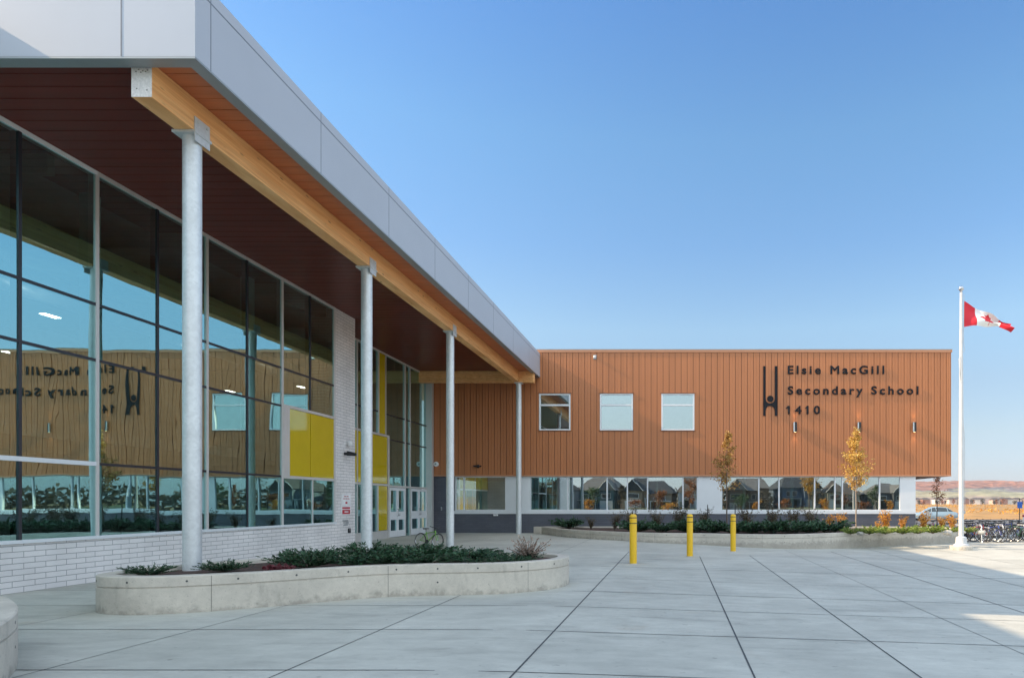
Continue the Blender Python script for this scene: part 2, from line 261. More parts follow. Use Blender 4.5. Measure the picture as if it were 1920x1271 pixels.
# ------------------------------------------------------------------ mesh helpers
class MB:
    def __init__(s): s.v = []; s.f = []; s.m = []; s.k = 0
    def add(s, vs_, fs):
        n = len(s.v); s.v += [tuple(v) for v in vs_]; s.f += [tuple(i+n for i in f) for f in fs]; s.m += [s.k]*len(fs); return s
    def box(s, x0, x1, y0, y1, z0, z1):
        return s.add([(x0,y0,z0),(x1,y0,z0),(x1,y1,z0),(x0,y1,z0),(x0,y0,z1),(x1,y0,z1),(x1,y1,z1),(x0,y1,z1)],
                     [(0,3,2,1),(4,5,6,7),(0,1,5,4),(1,2,6,5),(2,3,7,6),(3,0,4,7)])
    def tube(s, pts, r, n=12, caps=True):
        pts = [Vector(p) for p in pts]; rs = r if isinstance(r, (list, tuple)) else [r]*len(pts)
        rings = []; up = None
        for i, p in enumerate(pts):
            d = (pts[min(i+1, len(pts)-1)] - pts[max(i-1, 0)]).normalized()
            if up is None: up = Vector((0,0,1)) if abs(d.z) < .9 else Vector((1,0,0))
            a = d.cross(up); 
            if a.length < 1e-4: a = d.cross(Vector((0,1,0)))
            a.normalize(); b = a.cross(d).normalized()
            rings.append([p + (a*math.cos(2*math.pi*k/n) + b*math.sin(2*math.pi*k/n))*rs[i] for k in range(n)])
        vs_ = [v for rg in rings for v in rg]; fs = []
        for i in range(len(pts)-1):
            for k in range(n): fs.append((i*n+k, i*n+(k+1)%n, (i+1)*n+(k+1)%n, (i+1)*n+k))
        if caps: fs.append(tuple(range(n))[::-1]); fs.append(tuple((len(pts)-1)*n+k for k in range(n)))
        return s.add(vs_, fs)
    def lathe(s, c, prof, n=24):
        vs_ = []; fs = []
        for r, z in prof:
            for k in range(n): vs_.append((c[0]+r*math.cos(2*math.pi*k/n), c[1]+r*math.sin(2*math.pi*k/n), c[2]+z))
        for i in range(len(prof)-1):
            for k in range(n): fs.append((i*n+k, i*n+(k+1)%n, (i+1)*n+(k+1)%n, (i+1)*n+k))
        fs.append(tuple(range(n))[::-1]); fs.append(tuple((len(prof)-1)*n+k for k in range(n)))
        return s.add(vs_, fs)
    def sweep(s, outline, prof):
        """closed outline (x,y) swept with a closed profile of (outward offset, z)"""
        n = len(outline); P = [Vector((p[0], p[1])) for p in outline]; nr = []
        for i in range(n):
            t = (P[(i+1)%n]-P[i-1]).normalized(); nr.append(Vector((t.y, -t.x)))
        area = sum(P[i-1].x*P[i].y - P[i].x*P[i-1].y for i in range(n))
        if area < 0: nr = [-q for q in nr]
        m = len(prof)
        vs_ = [(P[i].x+nr[i].x*o, P[i].y+nr[i].y*o, z) for i in range(n) for o, z in prof]
        fs = []
        for i in range(n):
            for k in range(m):
                q = (i*m+k, ((i+1)%n)*m+k, ((i+1)%n)*m+(k+1)%m, i*m+(k+1)%m)
                fs.append(q if area > 0 else q[::-1])
        s.add(vs_, fs); return nr
    def build(s, name, ms, parent=None, smooth=None, world=True, bevel=0):
        me = bpy.data.meshes.new(name)
        off = Vector((0,0,0))
        if world:
            p = parent
            while p: off += p.location; p = p.parent
        me.from_pydata([(v[0]-off.x, v[1]-off.y, v[2]-off.z) for v in s.v], [], s.f); me.update()
        if not isinstance(ms, (list, tuple)): ms = [ms]
        for q in ms: me.materials.append(q)
        if len(ms) > 1: me.polygons.foreach_set('material_index', s.m)
        if smooth:
            me.polygons.foreach_set('use_smooth', [True]*len(me.polygons)); me.set_sharp_from_angle(angle=R(smooth))
        o = bpy.data.objects.new(name, me); col.objects.link(o)
        if parent: o.parent = parent
        if bevel:
            b = o.modifiers.new('bevel', 'BEVEL'); b.width = bevel; b.segments = 2; b.limit_method = 'ANGLE'
        return o
def tag(o, label=None, cat=None, group=None, kind=None):
    if label: o['label'] = label
    if cat: o['category'] = cat
    if group: o['group'] = group
    if kind: o['kind'] = kind
    return o
def thing(name, label, cat, loc=(0,0,0), rz=0, group=None):
    o = bpy.data.objects.new(name, None); col.objects.link(o); o.location = loc; o.rotation_euler = (0,0,rz); o.empty_display_size = .2
    return tag(o, label, cat, group)
def copy_tree(o, parent=None):
    c = o.copy(); col.objects.link(c); c.parent = parent
    for ch in list(o.children): copy_tree(ch, c)
    return c
def cover(o, label, loc, rz=0, sc=1, first=False, group=None):
    c = o if first else copy_tree(o)
    c.location = loc; c.rotation_euler = (0, 0, rz); c.scale = (sc, sc, sc); c['label'] = label
    if group: c['group'] = group
    return c
def g(x):                                            # plaza falls gently away from the doors
    return -max(0, min(.30, .032*(x+2)))
ORD = ['first','second','third','fourth','fifth','sixth','seventh','eighth','ninth','tenth','eleventh','twelfth','thirteenth','fourteenth','fifteenth','sixteenth','seventeenth','eighteenth','nineteenth','twentieth']

# ------------------------------------------------------------------ SETTING
YW = 33.5                    # face of the brown wing
XG = -11.23; XE = -12.5      # glazed front, recessed entrance front
mb = MB()
XJ = [-12.6, -8.2, -5.82, -3.57, -1.47, .74, 2.36, 3.98, 5.65, 7.6, 10.2, 12.8, 16, 20, 24, 28, 32, 37, 42]     # one island per poured slab
YJ = [-16, -12, -8, -4, -1.5, .4, 2.4, 4.3, 6.08, 8.02, 9.9, 11.6, 13.6, 16.1, 18.6, 21.2, 24.0, 27.3, 30, 33, 36, 40, 46]
for a, b in zip(XJ[:-1], XJ[1:]):
    xs_ = [a]+[q for q in (-2, 7.375) if a < q < b]+[b]
    for c, d in zip(YJ[:-1], YJ[1:]):
        n_ = len(xs_)
        mb.add([(q, c, g(q)) for q in xs_]+[(q, d, g(q)) for q in xs_], [(i, i+1, n_+i+1, n_+i) for i in range(n_-1)])
tag(mb.build('pavement', M['paving']), kind='structure')
mb = MB()
def joint(x0, y0, x1, y1, wd):
    d = Vector((x1-x0, y1-y0)); n = max(1, int(d.length/.9)); q = Vector((-d.y, d.x)).normalized()*wd/2
    for i in range(n):
        a = Vector((x0,y0))+d*i/n; b = Vector((x0,y0))+d*(i+1)/n
        mb.add([(a.x-q.x,a.y-q.y,g(a.x)+.004),(b.x-q.x,b.y-q.y,g(b.x)+.004),(b.x+q.x,b.y+q.y,g(b.x)+.004),(a.x+q.x,a.y+q.y,g(a.x)+.004)], [(0,3,2,1)])
for x, wd, y1 in [(-5.82,.010,30), (-3.57,.011,30), (-1.47,.019,21), (.74,.019,20), (2.36,.018,21), (3.98,.009,24), (5.65,.022,24), (7.6,.016,26), (10.2,.014,30), (-8.2,.010,32), (12.8,.014,32)]:
    joint(x, -16, x, y1, wd)
for y, wd in [(4.3,.014), (6.08,.015), (8.02,.016), (9.9,.015), (11.6,.018), (13.6,.014), (16.1,.026), (18.6,.015), (21.2,.018), (24.0,.018), (27.3,.018), (2.4,.012), (.4,.012)]:
    joint(-12.4, y+.02, 30, y-.05, wd)
tag(mb.build('pavement_joint', M['joint']), kind='structure')
mb = MB(); mb.add([(16,46,-.33),(120,46,-.33),(120,74,-.33),(16,74,-.33)], [(0,1,2,3)]); mb.add([(-150,-95,-.33),(150,-95,-.33),(150,-86,-.33),(-150,-86,-.33)], [(0,1,2,3)])
tag(mb.build('road', M['asphalt']), kind='structure')
mb = MB(); mb.add([(-3000,-3000,-.37),(3000,-3000,-.37),(3000,3000,-.37),(-3000,3000,-.37)], [(0,1,2,3)])
tag(mb.build('ground', M['field']), kind='structure')
mb = MB(); mb.add([(-160,-200,-.35),(160,-200,-.35),(160,-14,-.35),(-160,-14,-.35)], [(0,1,2,3)])
tag(mb.build('lawn', M['grass']), kind='structure')
mb = MB()                                            # kerb beyond the bikes
mb.box(13.0, 120, 45.8, 46.0, -.4, -.18)
tag(mb.build('kerb', M['planter']), kind='structure')
# wooded ridge
def hill_mat():
    m, nt, out = new_mat('autumn_hillside')
    b = N(nt, 'ShaderNodeBsdfPrincipled', inputs={'Roughness': .95}); L(nt, b.outputs[0], out.inputs[0])
    tc = N(nt, 'ShaderNodeTexCoord'); se = N(nt, 'ShaderNodeSeparateXYZ'); L(nt, tc.outputs['Object'], se.inputs[0])
    n1 = N(nt, 'ShaderNodeTexNoise', inputs={'Scale': .012, 'Detail': 5}); L(nt, tc.outputs['Object'], n1.inputs['Vector'])
    r = N(nt, 'ShaderNodeMapRange', inputs={'From Min': .2, 'From Max': .8, 'To Min': -12, 'To Max': 12}); L(nt, n1.outputs[0], r.inputs[0])
    ad = N(nt, 'ShaderNodeMath', operation='ADD'); L(nt, se.outputs[2], ad.inputs[0]); L(nt, r.outputs[0], ad.inputs[1])
    rr = N(nt, 'ShaderNodeMapRange', inputs={'From Min': 0, 'From Max': 60}); L(nt, ad.outputs[0], rr.inputs[0])
    cr = N(nt, 'ShaderNodeValToRGB'); L(nt, rr.outputs[0], cr.inputs[0]); e = cr.color_ramp.elements
    e[0].color = (.30, .20, .15, 1); e[1].color = (.27, .12, .075, 1); e[1].position = .62
    for p, c in [(.14, (.28,.21,.16)), (.22, (.30,.26,.15)), (.36, (.26,.25,.15)), (.42, (.12,.12,.13)), (.50, (.23,.11,.075))]:
        q = e.new(p); q.color = c4(c)
    n2 = N(nt, 'ShaderNodeTexNoise', inputs={'Scale': .035, 'Detail': 8, 'Roughness': .8}); L(nt, tc.outputs['Object'], n2.inputs['Vector'])
    r2 = N(nt, 'ShaderNodeMapRange', inputs={'From Min': .3, 'From Max': .7, 'To Min': .15, 'To Max': 1.7}); L(nt, n2.outputs[0], r2.inputs[0])
    sc = N(nt, 'ShaderNodeVectorMath', operation='SCALE'); L(nt, cr.outputs[0], sc.inputs[0]); L(nt, r2.outputs[0], sc.inputs['Scale']); L(nt, sc.outputs[0], b.inputs['Base Color'])
    return m
def ridge(x, y):
    t = max(0, min(1, (y-820)/700)); t = t*t*(3-2*t)
    h = 50 + 5*noise.noise(Vector((x*.0016, 3.1, 0))) + 3.0*noise.noise(Vector((x*.008, 9.1, 0)))
    k = min(1, max(.3, (x+600)/1100))
    z = h*t*k
    if z > 20: z += 2.6*noise.noise(Vector((x*.05, y*.05, 1))) + 2.2*noise.noise(Vector((x*.11, y*.11, 5)))
    else: z += 1.5*noise.noise(Vector((x*.01, y*.01, 1)))*t
    return z-.5
mb = MB(); nx, ny = 420, 44; X0, X1, Y0, Y1 = -1200, 2600, 780, 1640
vv = []; 
for j in range(ny):
    for i in range(nx):
        x = X0+(X1-X0)*i/(nx-1); y = Y0+(Y1-Y0)*j/(ny-1); vv.append((x, y, ridge(x, y)))
mb.add(vv, [(j*nx+i, j*nx+i+1, (j+1)*nx+i+1, (j+1)*nx+i) for j in range(ny-1) for i in range(nx-1)])
tag(mb.build('hills', hill_mat()), kind='structure')

# ------------------------------------------------------------------ BROWN WING
wing = thing('school_building', 'two storey wing clad in vertical brown metal boards over a charcoal block base', 'school', (0, YW, 0))
ZB = 2.92; ZT = 9.27; XL = -12.5; XR = 13.95; XB = 12.2
UW = [(-6.89, -5.30), (-3.81, -2.14), (-.70, .97)]; UZ = (5.19, 7.05)
mb = MB(); pw = .305; x = XL; n = 0
while x < XR-.02:
    x1 = min(x+pw, XR); a, b = x+.004, x1-.022
    cuts = [(ZB+.02, ZT-.13)]
    for (wa, wb) in UW:
        if b > wa and a < wb: cuts = [(ZB+.02, UZ[0]), (UZ[1], ZT-.13)]
    n += 1
    for (wa, wb) in UW:                               # trim boards at the window jambs
        if a < wa < b:
            mb.box(a, wa, YW-.026, YW, UZ[0], UZ[1])
        if a < wb < b:
            mb.box(wb, b, YW-.026, YW, UZ[0], UZ[1])
    for z0, z1 in cuts:
        md = (a+b)/2
        mb.box(a, md-.007, YW-.026, YW, z0, z1); mb.box(md+.007, b, YW-.026, YW, z0, z1); mb.box(md-.007, md+.007, YW-.017, YW, z0, z1)
    x = x1
mb.build('cladding', M['clad'], wing)
# side return of cladding (right end)
mb = MB(); y = YW
while y < YW+14:
    mb.box(XR, XR+.026, y, y+.283, ZB+.02, ZT-.13); y += .305
mb.build('end_cladding', M['clad'], wing)
mb = MB()                                             # backing sheet with openings
def wall_holes(mb, x0, x1, y0, y1, z0, z1, holes):
    """wall facing -Y made of boxes around rectangular holes (sorted in x, same z range allowed to differ)"""
    x = x0
    for (a, b, c, d) in holes:
        if a > x: mb.box(x, a, y0, y1, z0, z1)
        if c > z0: mb.box(a, b, y0, y1, z0, c)
        if d < z1: mb.box(a, b, y0, y1, d, z1)
        x = b
    if x < x1: mb.box(x, x1, y0, y1, z0, z1)
wall_holes(mb, XL, XR, YW+.001, YW+.25, ZB, ZT-.1, [(a, b, UZ[0], UZ[1]) for a, b in UW])
mb.box(XR-.25, XR-.001, YW+.25, YW+14, ZB, ZT-.1)
mb.build('wall', M['clad_back'], wing)
mb = MB(); mb.box(XL, XR+.06, YW-.06, YW+.3, ZT-.13, ZT-.005); mb.box(XR-.3, XR+.06, YW+.3, YW+14, ZT-.13, ZT-.005)
mb.build('coping', M['coping'], wing)
mb = MB(); mb.box(XL, XR+.065, YW-.066, YW+.3, ZT-.005, ZT+.022); mb.build('coping_cap', M['trim'], wing)
mb = MB(); mb.box(XL-12, XR-.3, YW+.3, YW+14, ZT-.4, ZT-.2); mb.build('roof', M['roof'], wing)
mb = MB(); mb.box(XL, XR-.02, YW-.02, YW+14, ZB-.05, ZB-.001); mb.build('soffit', M['clad_back'], wing)
mb = MB(); mb.box(XL, XR+.02, YW-.045, YW-.02, ZB-.05, ZB+.02); mb.build('drip_edge', M['coping'], wing)
# lower storey
yl = YW+.06
GA = (-11.17, -8.58); GB = (-7.40, 1.15); GC = (2.33, 11.45); LZ = (1.0, ZB-.05)
mb = MB(); wall_holes(mb, XL, XB, yl, yl+.25, -.6, LZ[1], [(GA[0]-.02, XB-.001, LZ[0], LZ[1])])
mb.box(XB-.25, XB, yl+.25, yl+13.9, -.6, LZ[1]); mb.build('block_base', M['grey_block'], wing)
for a, b in [(GA[1], GB[0]), (GB[1], GC[0]), (GC[1], XB-.003)]:
    mb = MB(); mb.box(a, b, yl-.006, yl+.2, LZ[0]+.13, LZ[1]); mb.build('wall_panel', M['white'], wing)
mb = MB(); mb.box(GA[0]-.04, XB-.003, yl-.03, yl+.2, LZ[0]-.03, LZ[0]+.13); mb.build('sill', M['white'], wing)
def px_x(p): return (p-1266)/37.0
def strip_window(x0, x1, muls, z0, z1, y, parent, trans=(), fr=.055, gm='glass2', name='window'):
    f = MB(); xs = [x0]+list(muls)+[x1]
    f.box(x0, x1, y, y+.12, z1-fr, z1); f.box(x0, x1, y, y+.12, z0, z0+fr)
    f.box(x0, x0+fr, y, y+.12, z0+fr, z1-fr); f.box(x1-fr, x1, y, y+.12, z0+fr, z1-fr)
    for q in muls: f.box(q-fr*.6, q+fr*.6, y, y+.12, z0+fr, z1-fr)
    for i, t in enumerate(trans): f.box(x0+fr, x1-fr, y+.003, y+.115, t-fr*.6, t+fr*.6)
    wo = f.build(name, M['white'], parent)
    for a, b in zip(xs[:-1], xs[1:]):
        zs = [z0+.02]+list(trans)+[z1-.02]
        for c, d in zip(zs[:-1], zs[1:]):
            p = MB(); t1 = random.uniform(-.0035, .0035); t2 = random.uniform(-.003, .003)
            p.add([(a+.01, y+.06+t1, c), (b-.01, y+.06-t1, c), (b-.01, y+.06-t1+t2, d), (a+.01, y+.06+t1+t2, d)], [(0,1,2,3)])
            p.build('pane', M[gm], wo)
    return wo
strip_window(GA[0], GA[1], [px_x(869)], LZ[0]+.13, LZ[1], yl, wing)
strip_window(GB[0], GB[1], [px_x(q) for q in (1064, 1138, 1176, 1214, 1280.5)], LZ[0]+.13, LZ[1], yl, wing)
strip_window(GC[0], GC[1], [px_x(q) for q in (1423, 1461, 1528, 1566, 1580, 1650)], LZ[0]+.13, LZ[1], yl, wing)
for i, (a, b) in enumerate(UW):
    strip_window(a, b, [], UZ[0], UZ[1], YW-.045, wing, trans=[UZ[1]-.58], fr=.075)
    m2 = MB(); m2.box(a-.05, b+.05, YW-.075, YW, UZ[1]+.0, UZ[1]+.03); m2.build('window_flashing', M['clad_back'], wing); m2 = MB(); m2.box(a-.05, b+.05, YW-.07, YW, UZ[0]-.025, UZ[0]); m2.build('window_flashing', M['clad_back'], wing)
# rooms behind the windows
m2 = MB(); m2.box(XL, XB-.3, YW+.35, YW+8, -.02, .02); m2.box(XL, XR-.3, YW+.35, YW+8, 3.3, 3.36); m2.build('interior_floor', M['infloor'], wing)
m2 = MB(); m2.box(XL, XB-.26, YW+8, YW+8.1, 0, 3.2); m2.box(XL, XR-.3, YW+7, YW+7.1, 3.4, 8.2)
for q in (-8.0, -1.0, 1.7, 7.0): m2.box(q, q+.12, YW+.4, YW+7.9, .02, 3.0)
for q in (-4.6, -1.4, 2): m2.box(q, q+.12, YW+.4, YW+6.9, 3.4, 8.1)
m2.build('interior_wall', M['inwall'], wing)
m2 = MB(); m2.box(XL, XB-.26, YW+.4, YW+8, 2.95, 3.0); m2.box(XL, XR-.3, YW+.4, YW+7, 8.2, 8.3); m2.build('interior_ceiling', M['inceil'], wing)
for q in (-6.6, -3.3, 3.6, 6.1, 9.4, -10.2):
    m2 = MB(); m2.tube([(q, YW+1.1, 0), (q, YW+1.1, 2.95)], .09, 14); m2.build('interior_column', M['incol'], wing, 40)
for q, z in [(-6.3, 8.19), (-3.4, 8.19), (-.2, 8.19), (-9.5, 2.94), (-5.2, 2.94), (-2.5, 2.94), (4.5, 2.94), (8.2, 2.94)]:
    m2 = MB(); m2.box(q, q+1.3, YW+2.2, YW+2.35, z-.03, z); m2.build('ceiling_light', M['lamp'], wing)

# ------------------------------------------------------------------ GLAZED WING
gw = thing('glazed_building', 'double height glazed entrance wing with white glazed block base and pier', 'building', (XG, 16, 0))
TR = [2.29, 4.30, 5.38]; ZH = 7.89; ZS = .90
YE = -5.0
m2 = MB(); m2.box(XG-.3, XG, YE, 21.84, -.3, .84); m2.box(XG-.3, XG, 21.84, 23.2, -.3, 7.965); m2.box(XG-.3, XG, YE, 3.75, .84, 7.93)
m2.box(XE-.3, XG-.3, 22.95, 23.2, -.3, 7.965)
m2.build('block_wall', M['white_block'], gw)
m2 = MB(); m2.box(XG-.2, XG+.045, 3.75, 21.86, .84, ZS); m2.build('sill', M['white'], gw)
def bay(y0, y1, white_tr=None, yellow=False, left_mull=True):
    ym = (y0+y1)/2; f = MB(); fd = .14
    f.box(XG-fd, XG+.02, y0, y1, ZH, ZH+.075)                     # head
    if yellow:
        f.box(XG-fd, XG+.018, y0-.0, y0+.08, ZS, ZH)
        f.box(XG-fd, XG+.03, y0+.08, y0+.36, 2.24, 4.36)         # pale stile beside the yellow panels
        for z in (2.24, 4.28): f.box(XG-.1, XG+.04, y0+.36, y1, z, z+.08)
        f.box(XG-.1, XG+.012, ym+.10, ym+.15, ZS, 2.24)
    else:
        f.box(XG-fd, XG+.02, y0-.035, y0+.035, ZS, ZH)
    f.box(XG-fd, XG+.018, y1-.10 if yellow else y1-.001, y1, ZS, ZH)
    if white_tr: f.box(XG-.1, XG+.022, y0+.035, y1-.035, 2.25, 2.33)
    f.k = 1
    if not yellow: f.box(XG-.14, XG+.012, ym-.028, ym+.028, ZS, ZH)
    else: f.box(XG-.14, XG+.012, ym-.028, ym+.028, 4.36, ZH)
    for z in TR:
        if (white_tr and z < 3) or (yellow and z < 5): continue
        f.box(XG-.12, XG+.010, y0+.035, ym-.028, z-.026, z+.026); f.box(XG-.12, XG+.010, ym+.028, y1-.035, z-.026, z+.026)
    wo = f.build('curtain_wall_window', [M['silver'] if not white_tr else M['white'], M['dark']], gw)
    zs = [ZS]+TR+[ZH]
    for (a, b) in ((y0, ym), (ym, y1)):
        for k, (c, d) in enumerate(zip(zs[:-1], zs[1:])):
            if yellow and k == 1:
                p = MB(); aa = max(a, y0+.36); p.box(XG-.02, XG+.006, aa+.012, b-.012, 2.325, 4.275); q = p.build('spandrel_panel', M['yellow'], wo); q['label'] = 'yellow opaque panel'
                continue
            p = MB(); t1 = random.uniform(-.003, .003); t2 = random.uniform(-.003, .003)
            p.add([(XG-.01+t1, a+.01, c), (XG-.01-t1, b-.01, c), (XG-.01-t1+t2, b-.01, d), (XG-.01+t1+t2, a+.01, d)], [(0,1,2,3)])
            p.build('pane', M['glass'], wo)
bay(3.75, 6.8); bay(6.8, 9.82); bay(9.82, 12.84, True); bay(12.84, 15.86); bay(15.86, 18.86); bay(18.86, 21.84, yellow=True)
# recessed entrance front
m2 = MB(); fx0, fx1 = XE-.12, XE+.02
m2.box(fx0, fx1, 23.2, 33.46, ZH, ZH+.075)
for a, b in [(25.95, 26.02), (26.46, 26.52), (27.82, 27.9), (28.52, 28.58), (30.55, 30.66), (31.14, 31.22)]:
    z0 = 4.46 if 26 < a < 28.55 else .0
    m2.box(fx0, fx1, a, b, z0, ZH)
m2.box(fx0, XE+.28, 33.22, 33.46, 0, ZH)                          # broad end jamb
m2.box(fx0, fx1+.01, 23.2, 28.86, 4.38, 4.46); m2.box(fx0, fx1+.01, 23.2, 28.86, 2.26, 2.34)
m2.box(fx0, fx1+.015, 28.72, 28.86, 0, 4.38)
m2.box(fx0, fx1+.01, 28.86, 33.22, 2.22, 2.30)
for a, b in [(26.4, 26.46), (27.74, 27.82)]: m2.box(fx0, fx1, a, b, .34, 2.26)
m2.box(fx0, fx1-.01, 23.2, 28.72, 0, .34)
m2.k = 1
for z in (4.30, 5.38):
    m2.box(fx0+.01, fx1-.01, 28.58 if z > 4.35 else 28.86, 33.22, z-.025, z+.025)
m2.box(fx0+.01, fx1-.01, 23.2, 27.82, 5.355, 5.405)
ew = m2.build('entrance_frame', [M['silver'], M['dark']], gw)
m2 = MB(); m2.box(XE-.05, XE+.0, 27.92, 28.50, 4.48, ZH-.01); q = m2.build('spandrel_panel', M['yellow'], ew); q['label'] = 'tall narrow yellow panel'
m2 = MB(); m2.box(XE-.05, XE+.0, 23.22, 28.70, 2.35, 4.37); q = m2.build('spandrel_panel', M['yellow'], ew); q['label'] = 'wide yellow panel over the side glazing'
m2 = MB(); m2.box(XE-.05, XE+.0, 27.84, 28.70, .36, 2.25); q = m2.build('spandrel_panel', M['yellow'], ew); q['label'] = 'low narrow yellow panel beside the doors'
def epane(y0, y1, z0, z1):
    p = MB(); p.add([(XE-.03, y0, z0), (XE-.03, y1, z0), (XE-.03, y1, z1), (XE-.03, y0, z1)], [(0,1,2,3)]); p.build('pane', M['glass'], ew)
for a, b in [(23.2, 26.48), (26.5, 27.84)]: epane(a, b, 4.46, ZH); epane(a, b, .34, 2.26)
for a, b in [(28.58, 30.6), (30.6, 31.18), (31.18, 33.22)]:
    epane(a if a > 28.6 else 28.86, b, 2.3, 4.3); epane(a, b, 4.32, 5.38); epane(a, b, 5.4, ZH)
epane(30.6, 31.18, .02, 2.22)
def door(y0, y1):
    d = MB(); x0, x1 = XE-.05, XE+.03
    for a, b in ((y0, y0+.11), (y1-.11, y1)): d.box(x0, x1, a, b, .02, 2.2)
    for a, b in ((.02, .30), (.78, 1.14), (2.08, 2.2)): d.box(x0, x1, y0+.11, y1-.11, a, b)
    do = d.build('door', M['white'], gw)
    for a, b in ((.30, .78), (1.14, 2.08)):
        p = MB(); p.add([(XE-.01, y0+.1, a), (XE-.01, y1-.1, a), (XE-.01, y1-.1, b), (XE-.01, y0+.1, b)], [(0,1,2,3)]); p.build('pane', M['glass'], do)
    h = MB(); yy = y0+.06 if (y0 in (29.72, 32.2)) else y1-.06
    h.tube([(x1, yy, .95), (x1+.07, yy, .95), (x1+.07, yy, 1.25), (x1, yy, 1.25)], .014, 8); h.build('handle', M['chrome'], do, 40)
door(28.88, 29.71); door(29.72, 30.54); door(31.24, 32.19); door(32.2, 33.2)
# mass, roof and interior
m2 = MB(); m2.box(-36, XG-.3, 3.7, 3.9, 0, 8.2); m2.box(-24.2, -24, 3.9, 33.4, 0, 8.2); m2.box(-36, XE-.3, 33.2, 33.4, 0, 8.2)
m2.box(-36, XG-.3, YE, YE+.3, 0, 8.2)
m2.build('interior_wall', M['inwall'], gw)
m2 = MB(); m2.box(-36, XG-.3, YE, 22.9, -.04, .012); m2.box(-36, XE-.12, 22.9, 33.4, -.04, .012); m2.build('interior_floor', M['infloor'], gw)
m2 = MB(); m2.box(-36, XG-.14, YE+.1, 22.9, 8.1, 8.2); m2.box(-36, XE-.13, 22.9, 33.4, 8.1, 8.2); m2.build('interior_ceiling', M['inceil'], gw)
m2 = MB(); m2.box(-36, XG-.01, YE, 33.4, 8.3, 9.1); m2.box(-36, XG-.01, YE, 9.3, 9.1, 9.22); m2.build('roof', M['roof'], gw)
m2 = MB(); m2.box(XG-.3, XG+.03, YE-.03, 9.42, 7.96, 9.25); m2.box(-36, XG-.3, YE-.03, YE+.1, 7.96, 9.25); m2.build('fascia', M['fascia'], gw)
for yy in (8.8, 13.85, 18.95):
    m2 = MB(); m2.box(XG-1.15, XG-.9, yy-.12, yy+.12, 0, 8.1); m2.build('interior_column', M['incol'], gw)
m2 = MB(); m2.tube([(XG-2.4, 4, 7.3), (XG-2.4, 15.2, 7.3), (XG-2.9, 15.9, 7.3), (XG-2.9, 22, 7.3)], .22, 16); m2.build('duct', M['duct'], gw, 40)
m2 = MB(); m2.tube([(XG-4.6, 4, 6.9), (XG-4.6, 30, 6.9)], .35, 16); m2.build('duct', M['duct'], gw, 40)
for q in range(8):
    m2 = MB(); yy = 5+q*3.6; m2.box(-24, (XG if yy < 22.5 else XE)-.35, yy, yy+.14, 7.62, 8.1); m2.build('roof_beam', M['inceil'], gw)
for a, b in [(6, 13), (7.2, 17.5), (4, 16), (3.2, 11.5), (9, 20), (5, 22), (3.5, 26), (7, 27)]:
    m2 = MB(); m2.box(XG-a-.16, XG-a, b, b+.4, 6.1, 6.12); m2.build('ceiling_light', M['lamp'], gw)
m2 = MB(); m2.box(-24, -18, 4, 33, 3.4, 3.75); m2.build('mezzanine', M['inwall'], gw)
for q in range(6):
    m2 = MB(); yy = 9.6+q*2.6; m2.box(XG-3.2, XG-2.2, yy, yy+1.6, .70, .74); m2.box(XG-2.75, XG-2.65, yy+.7, yy+.8, 0, .70); m2.box(XG-2.9, XG-2.5, yy-.55, yy-.15, .42, .46); m2.box(XG-2.9, XG-2.86, yy-.55, yy-.15, .46, .85)
    m2.build('table', M['inceil'], gw)

# ------------------------------------------------------------------ CANOPY
cn = thing('entrance_canopy', 'flat canopy with pale metal fascia and brown board ceiling over the entrance front', 'canopy', (-9, 21, 8))
XF = -6.84; YF = 9.42; FB = 7.89; FT = 9.07; SZ = 7.97
m2 = MB(); m2.box(XF-.05, XF, YF, YW-.04, FB, FT); m2.box(XG-.4, XF-.05, YF, YF+.05, FB, FT)
m2.box(XG, XF-.05, YF+.05, YW-.04, FT-.12, FT-.02); m2.build('fascia', M['fascia'], cn)
m2 = MB()
for k in range(8): yy = 9.74+3.03*k; m2.box(XF, XF+.002, yy-.008, yy+.008, FB, FT-.002)
m2.box(XF, XF+.003, YF+.0, YW-.05, 8.872, 8.892)
for xx in (-7.89, -10.93): m2.box(xx-.010, xx+.010, YF-.002, YF, FB, FT)
m2.box(XG-.4, XF, YF-.003, YF, 8.872, 8.892)
m2.build('fascia_seam', M['seam'], cn)
m2 = MB(); m2.box(XF-.2, XF-.0, YF, YW-.05, FB-.03, FB-.002); m2.box(XG-.4, XF-.2, YF, YF+.2, FB-.03, FB-.002)
m2.box(XF-.2, XF-.19, YF+.2, YW-.05, FB-.002, SZ); m2.box(XG-.4, XF-.2, YF+.19, YF+.2, FB-.002, SZ)
m2.build('drip_trim', M['trim'], cn)
XC = -7.80
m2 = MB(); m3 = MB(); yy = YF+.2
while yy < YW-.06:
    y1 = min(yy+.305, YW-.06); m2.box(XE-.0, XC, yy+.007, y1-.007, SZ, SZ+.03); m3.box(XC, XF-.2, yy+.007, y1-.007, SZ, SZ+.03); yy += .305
m2.build('soffit', M['soffit'], cn); m3.build('soffit', M['soffit_edge'], cn)['label'] = 'paler orange brown boards outside the beam'  # strip outside the beam coloured paler than the boards inside it
m2 = MB(); m2.box(XE, XF-.2, YF+.2, YW-.06, SZ+.02, SZ+.06); m2.build('soffit_backing', M['soffit_gap'], cn)
XC = -7.80
m2 = MB(); m2.box(XC-.15, XC+.15, 9.67, 32.30, 7.46, SZ-.004); m2.build('beam', M['wood'], cn, bevel=.008)
m2 = MB(); m2.box(XE-.1, -6.92, 32.31, 32.61, 7.41, SZ-.006); m2.build('cross_beam', M['wood'], cn, bevel=.008)
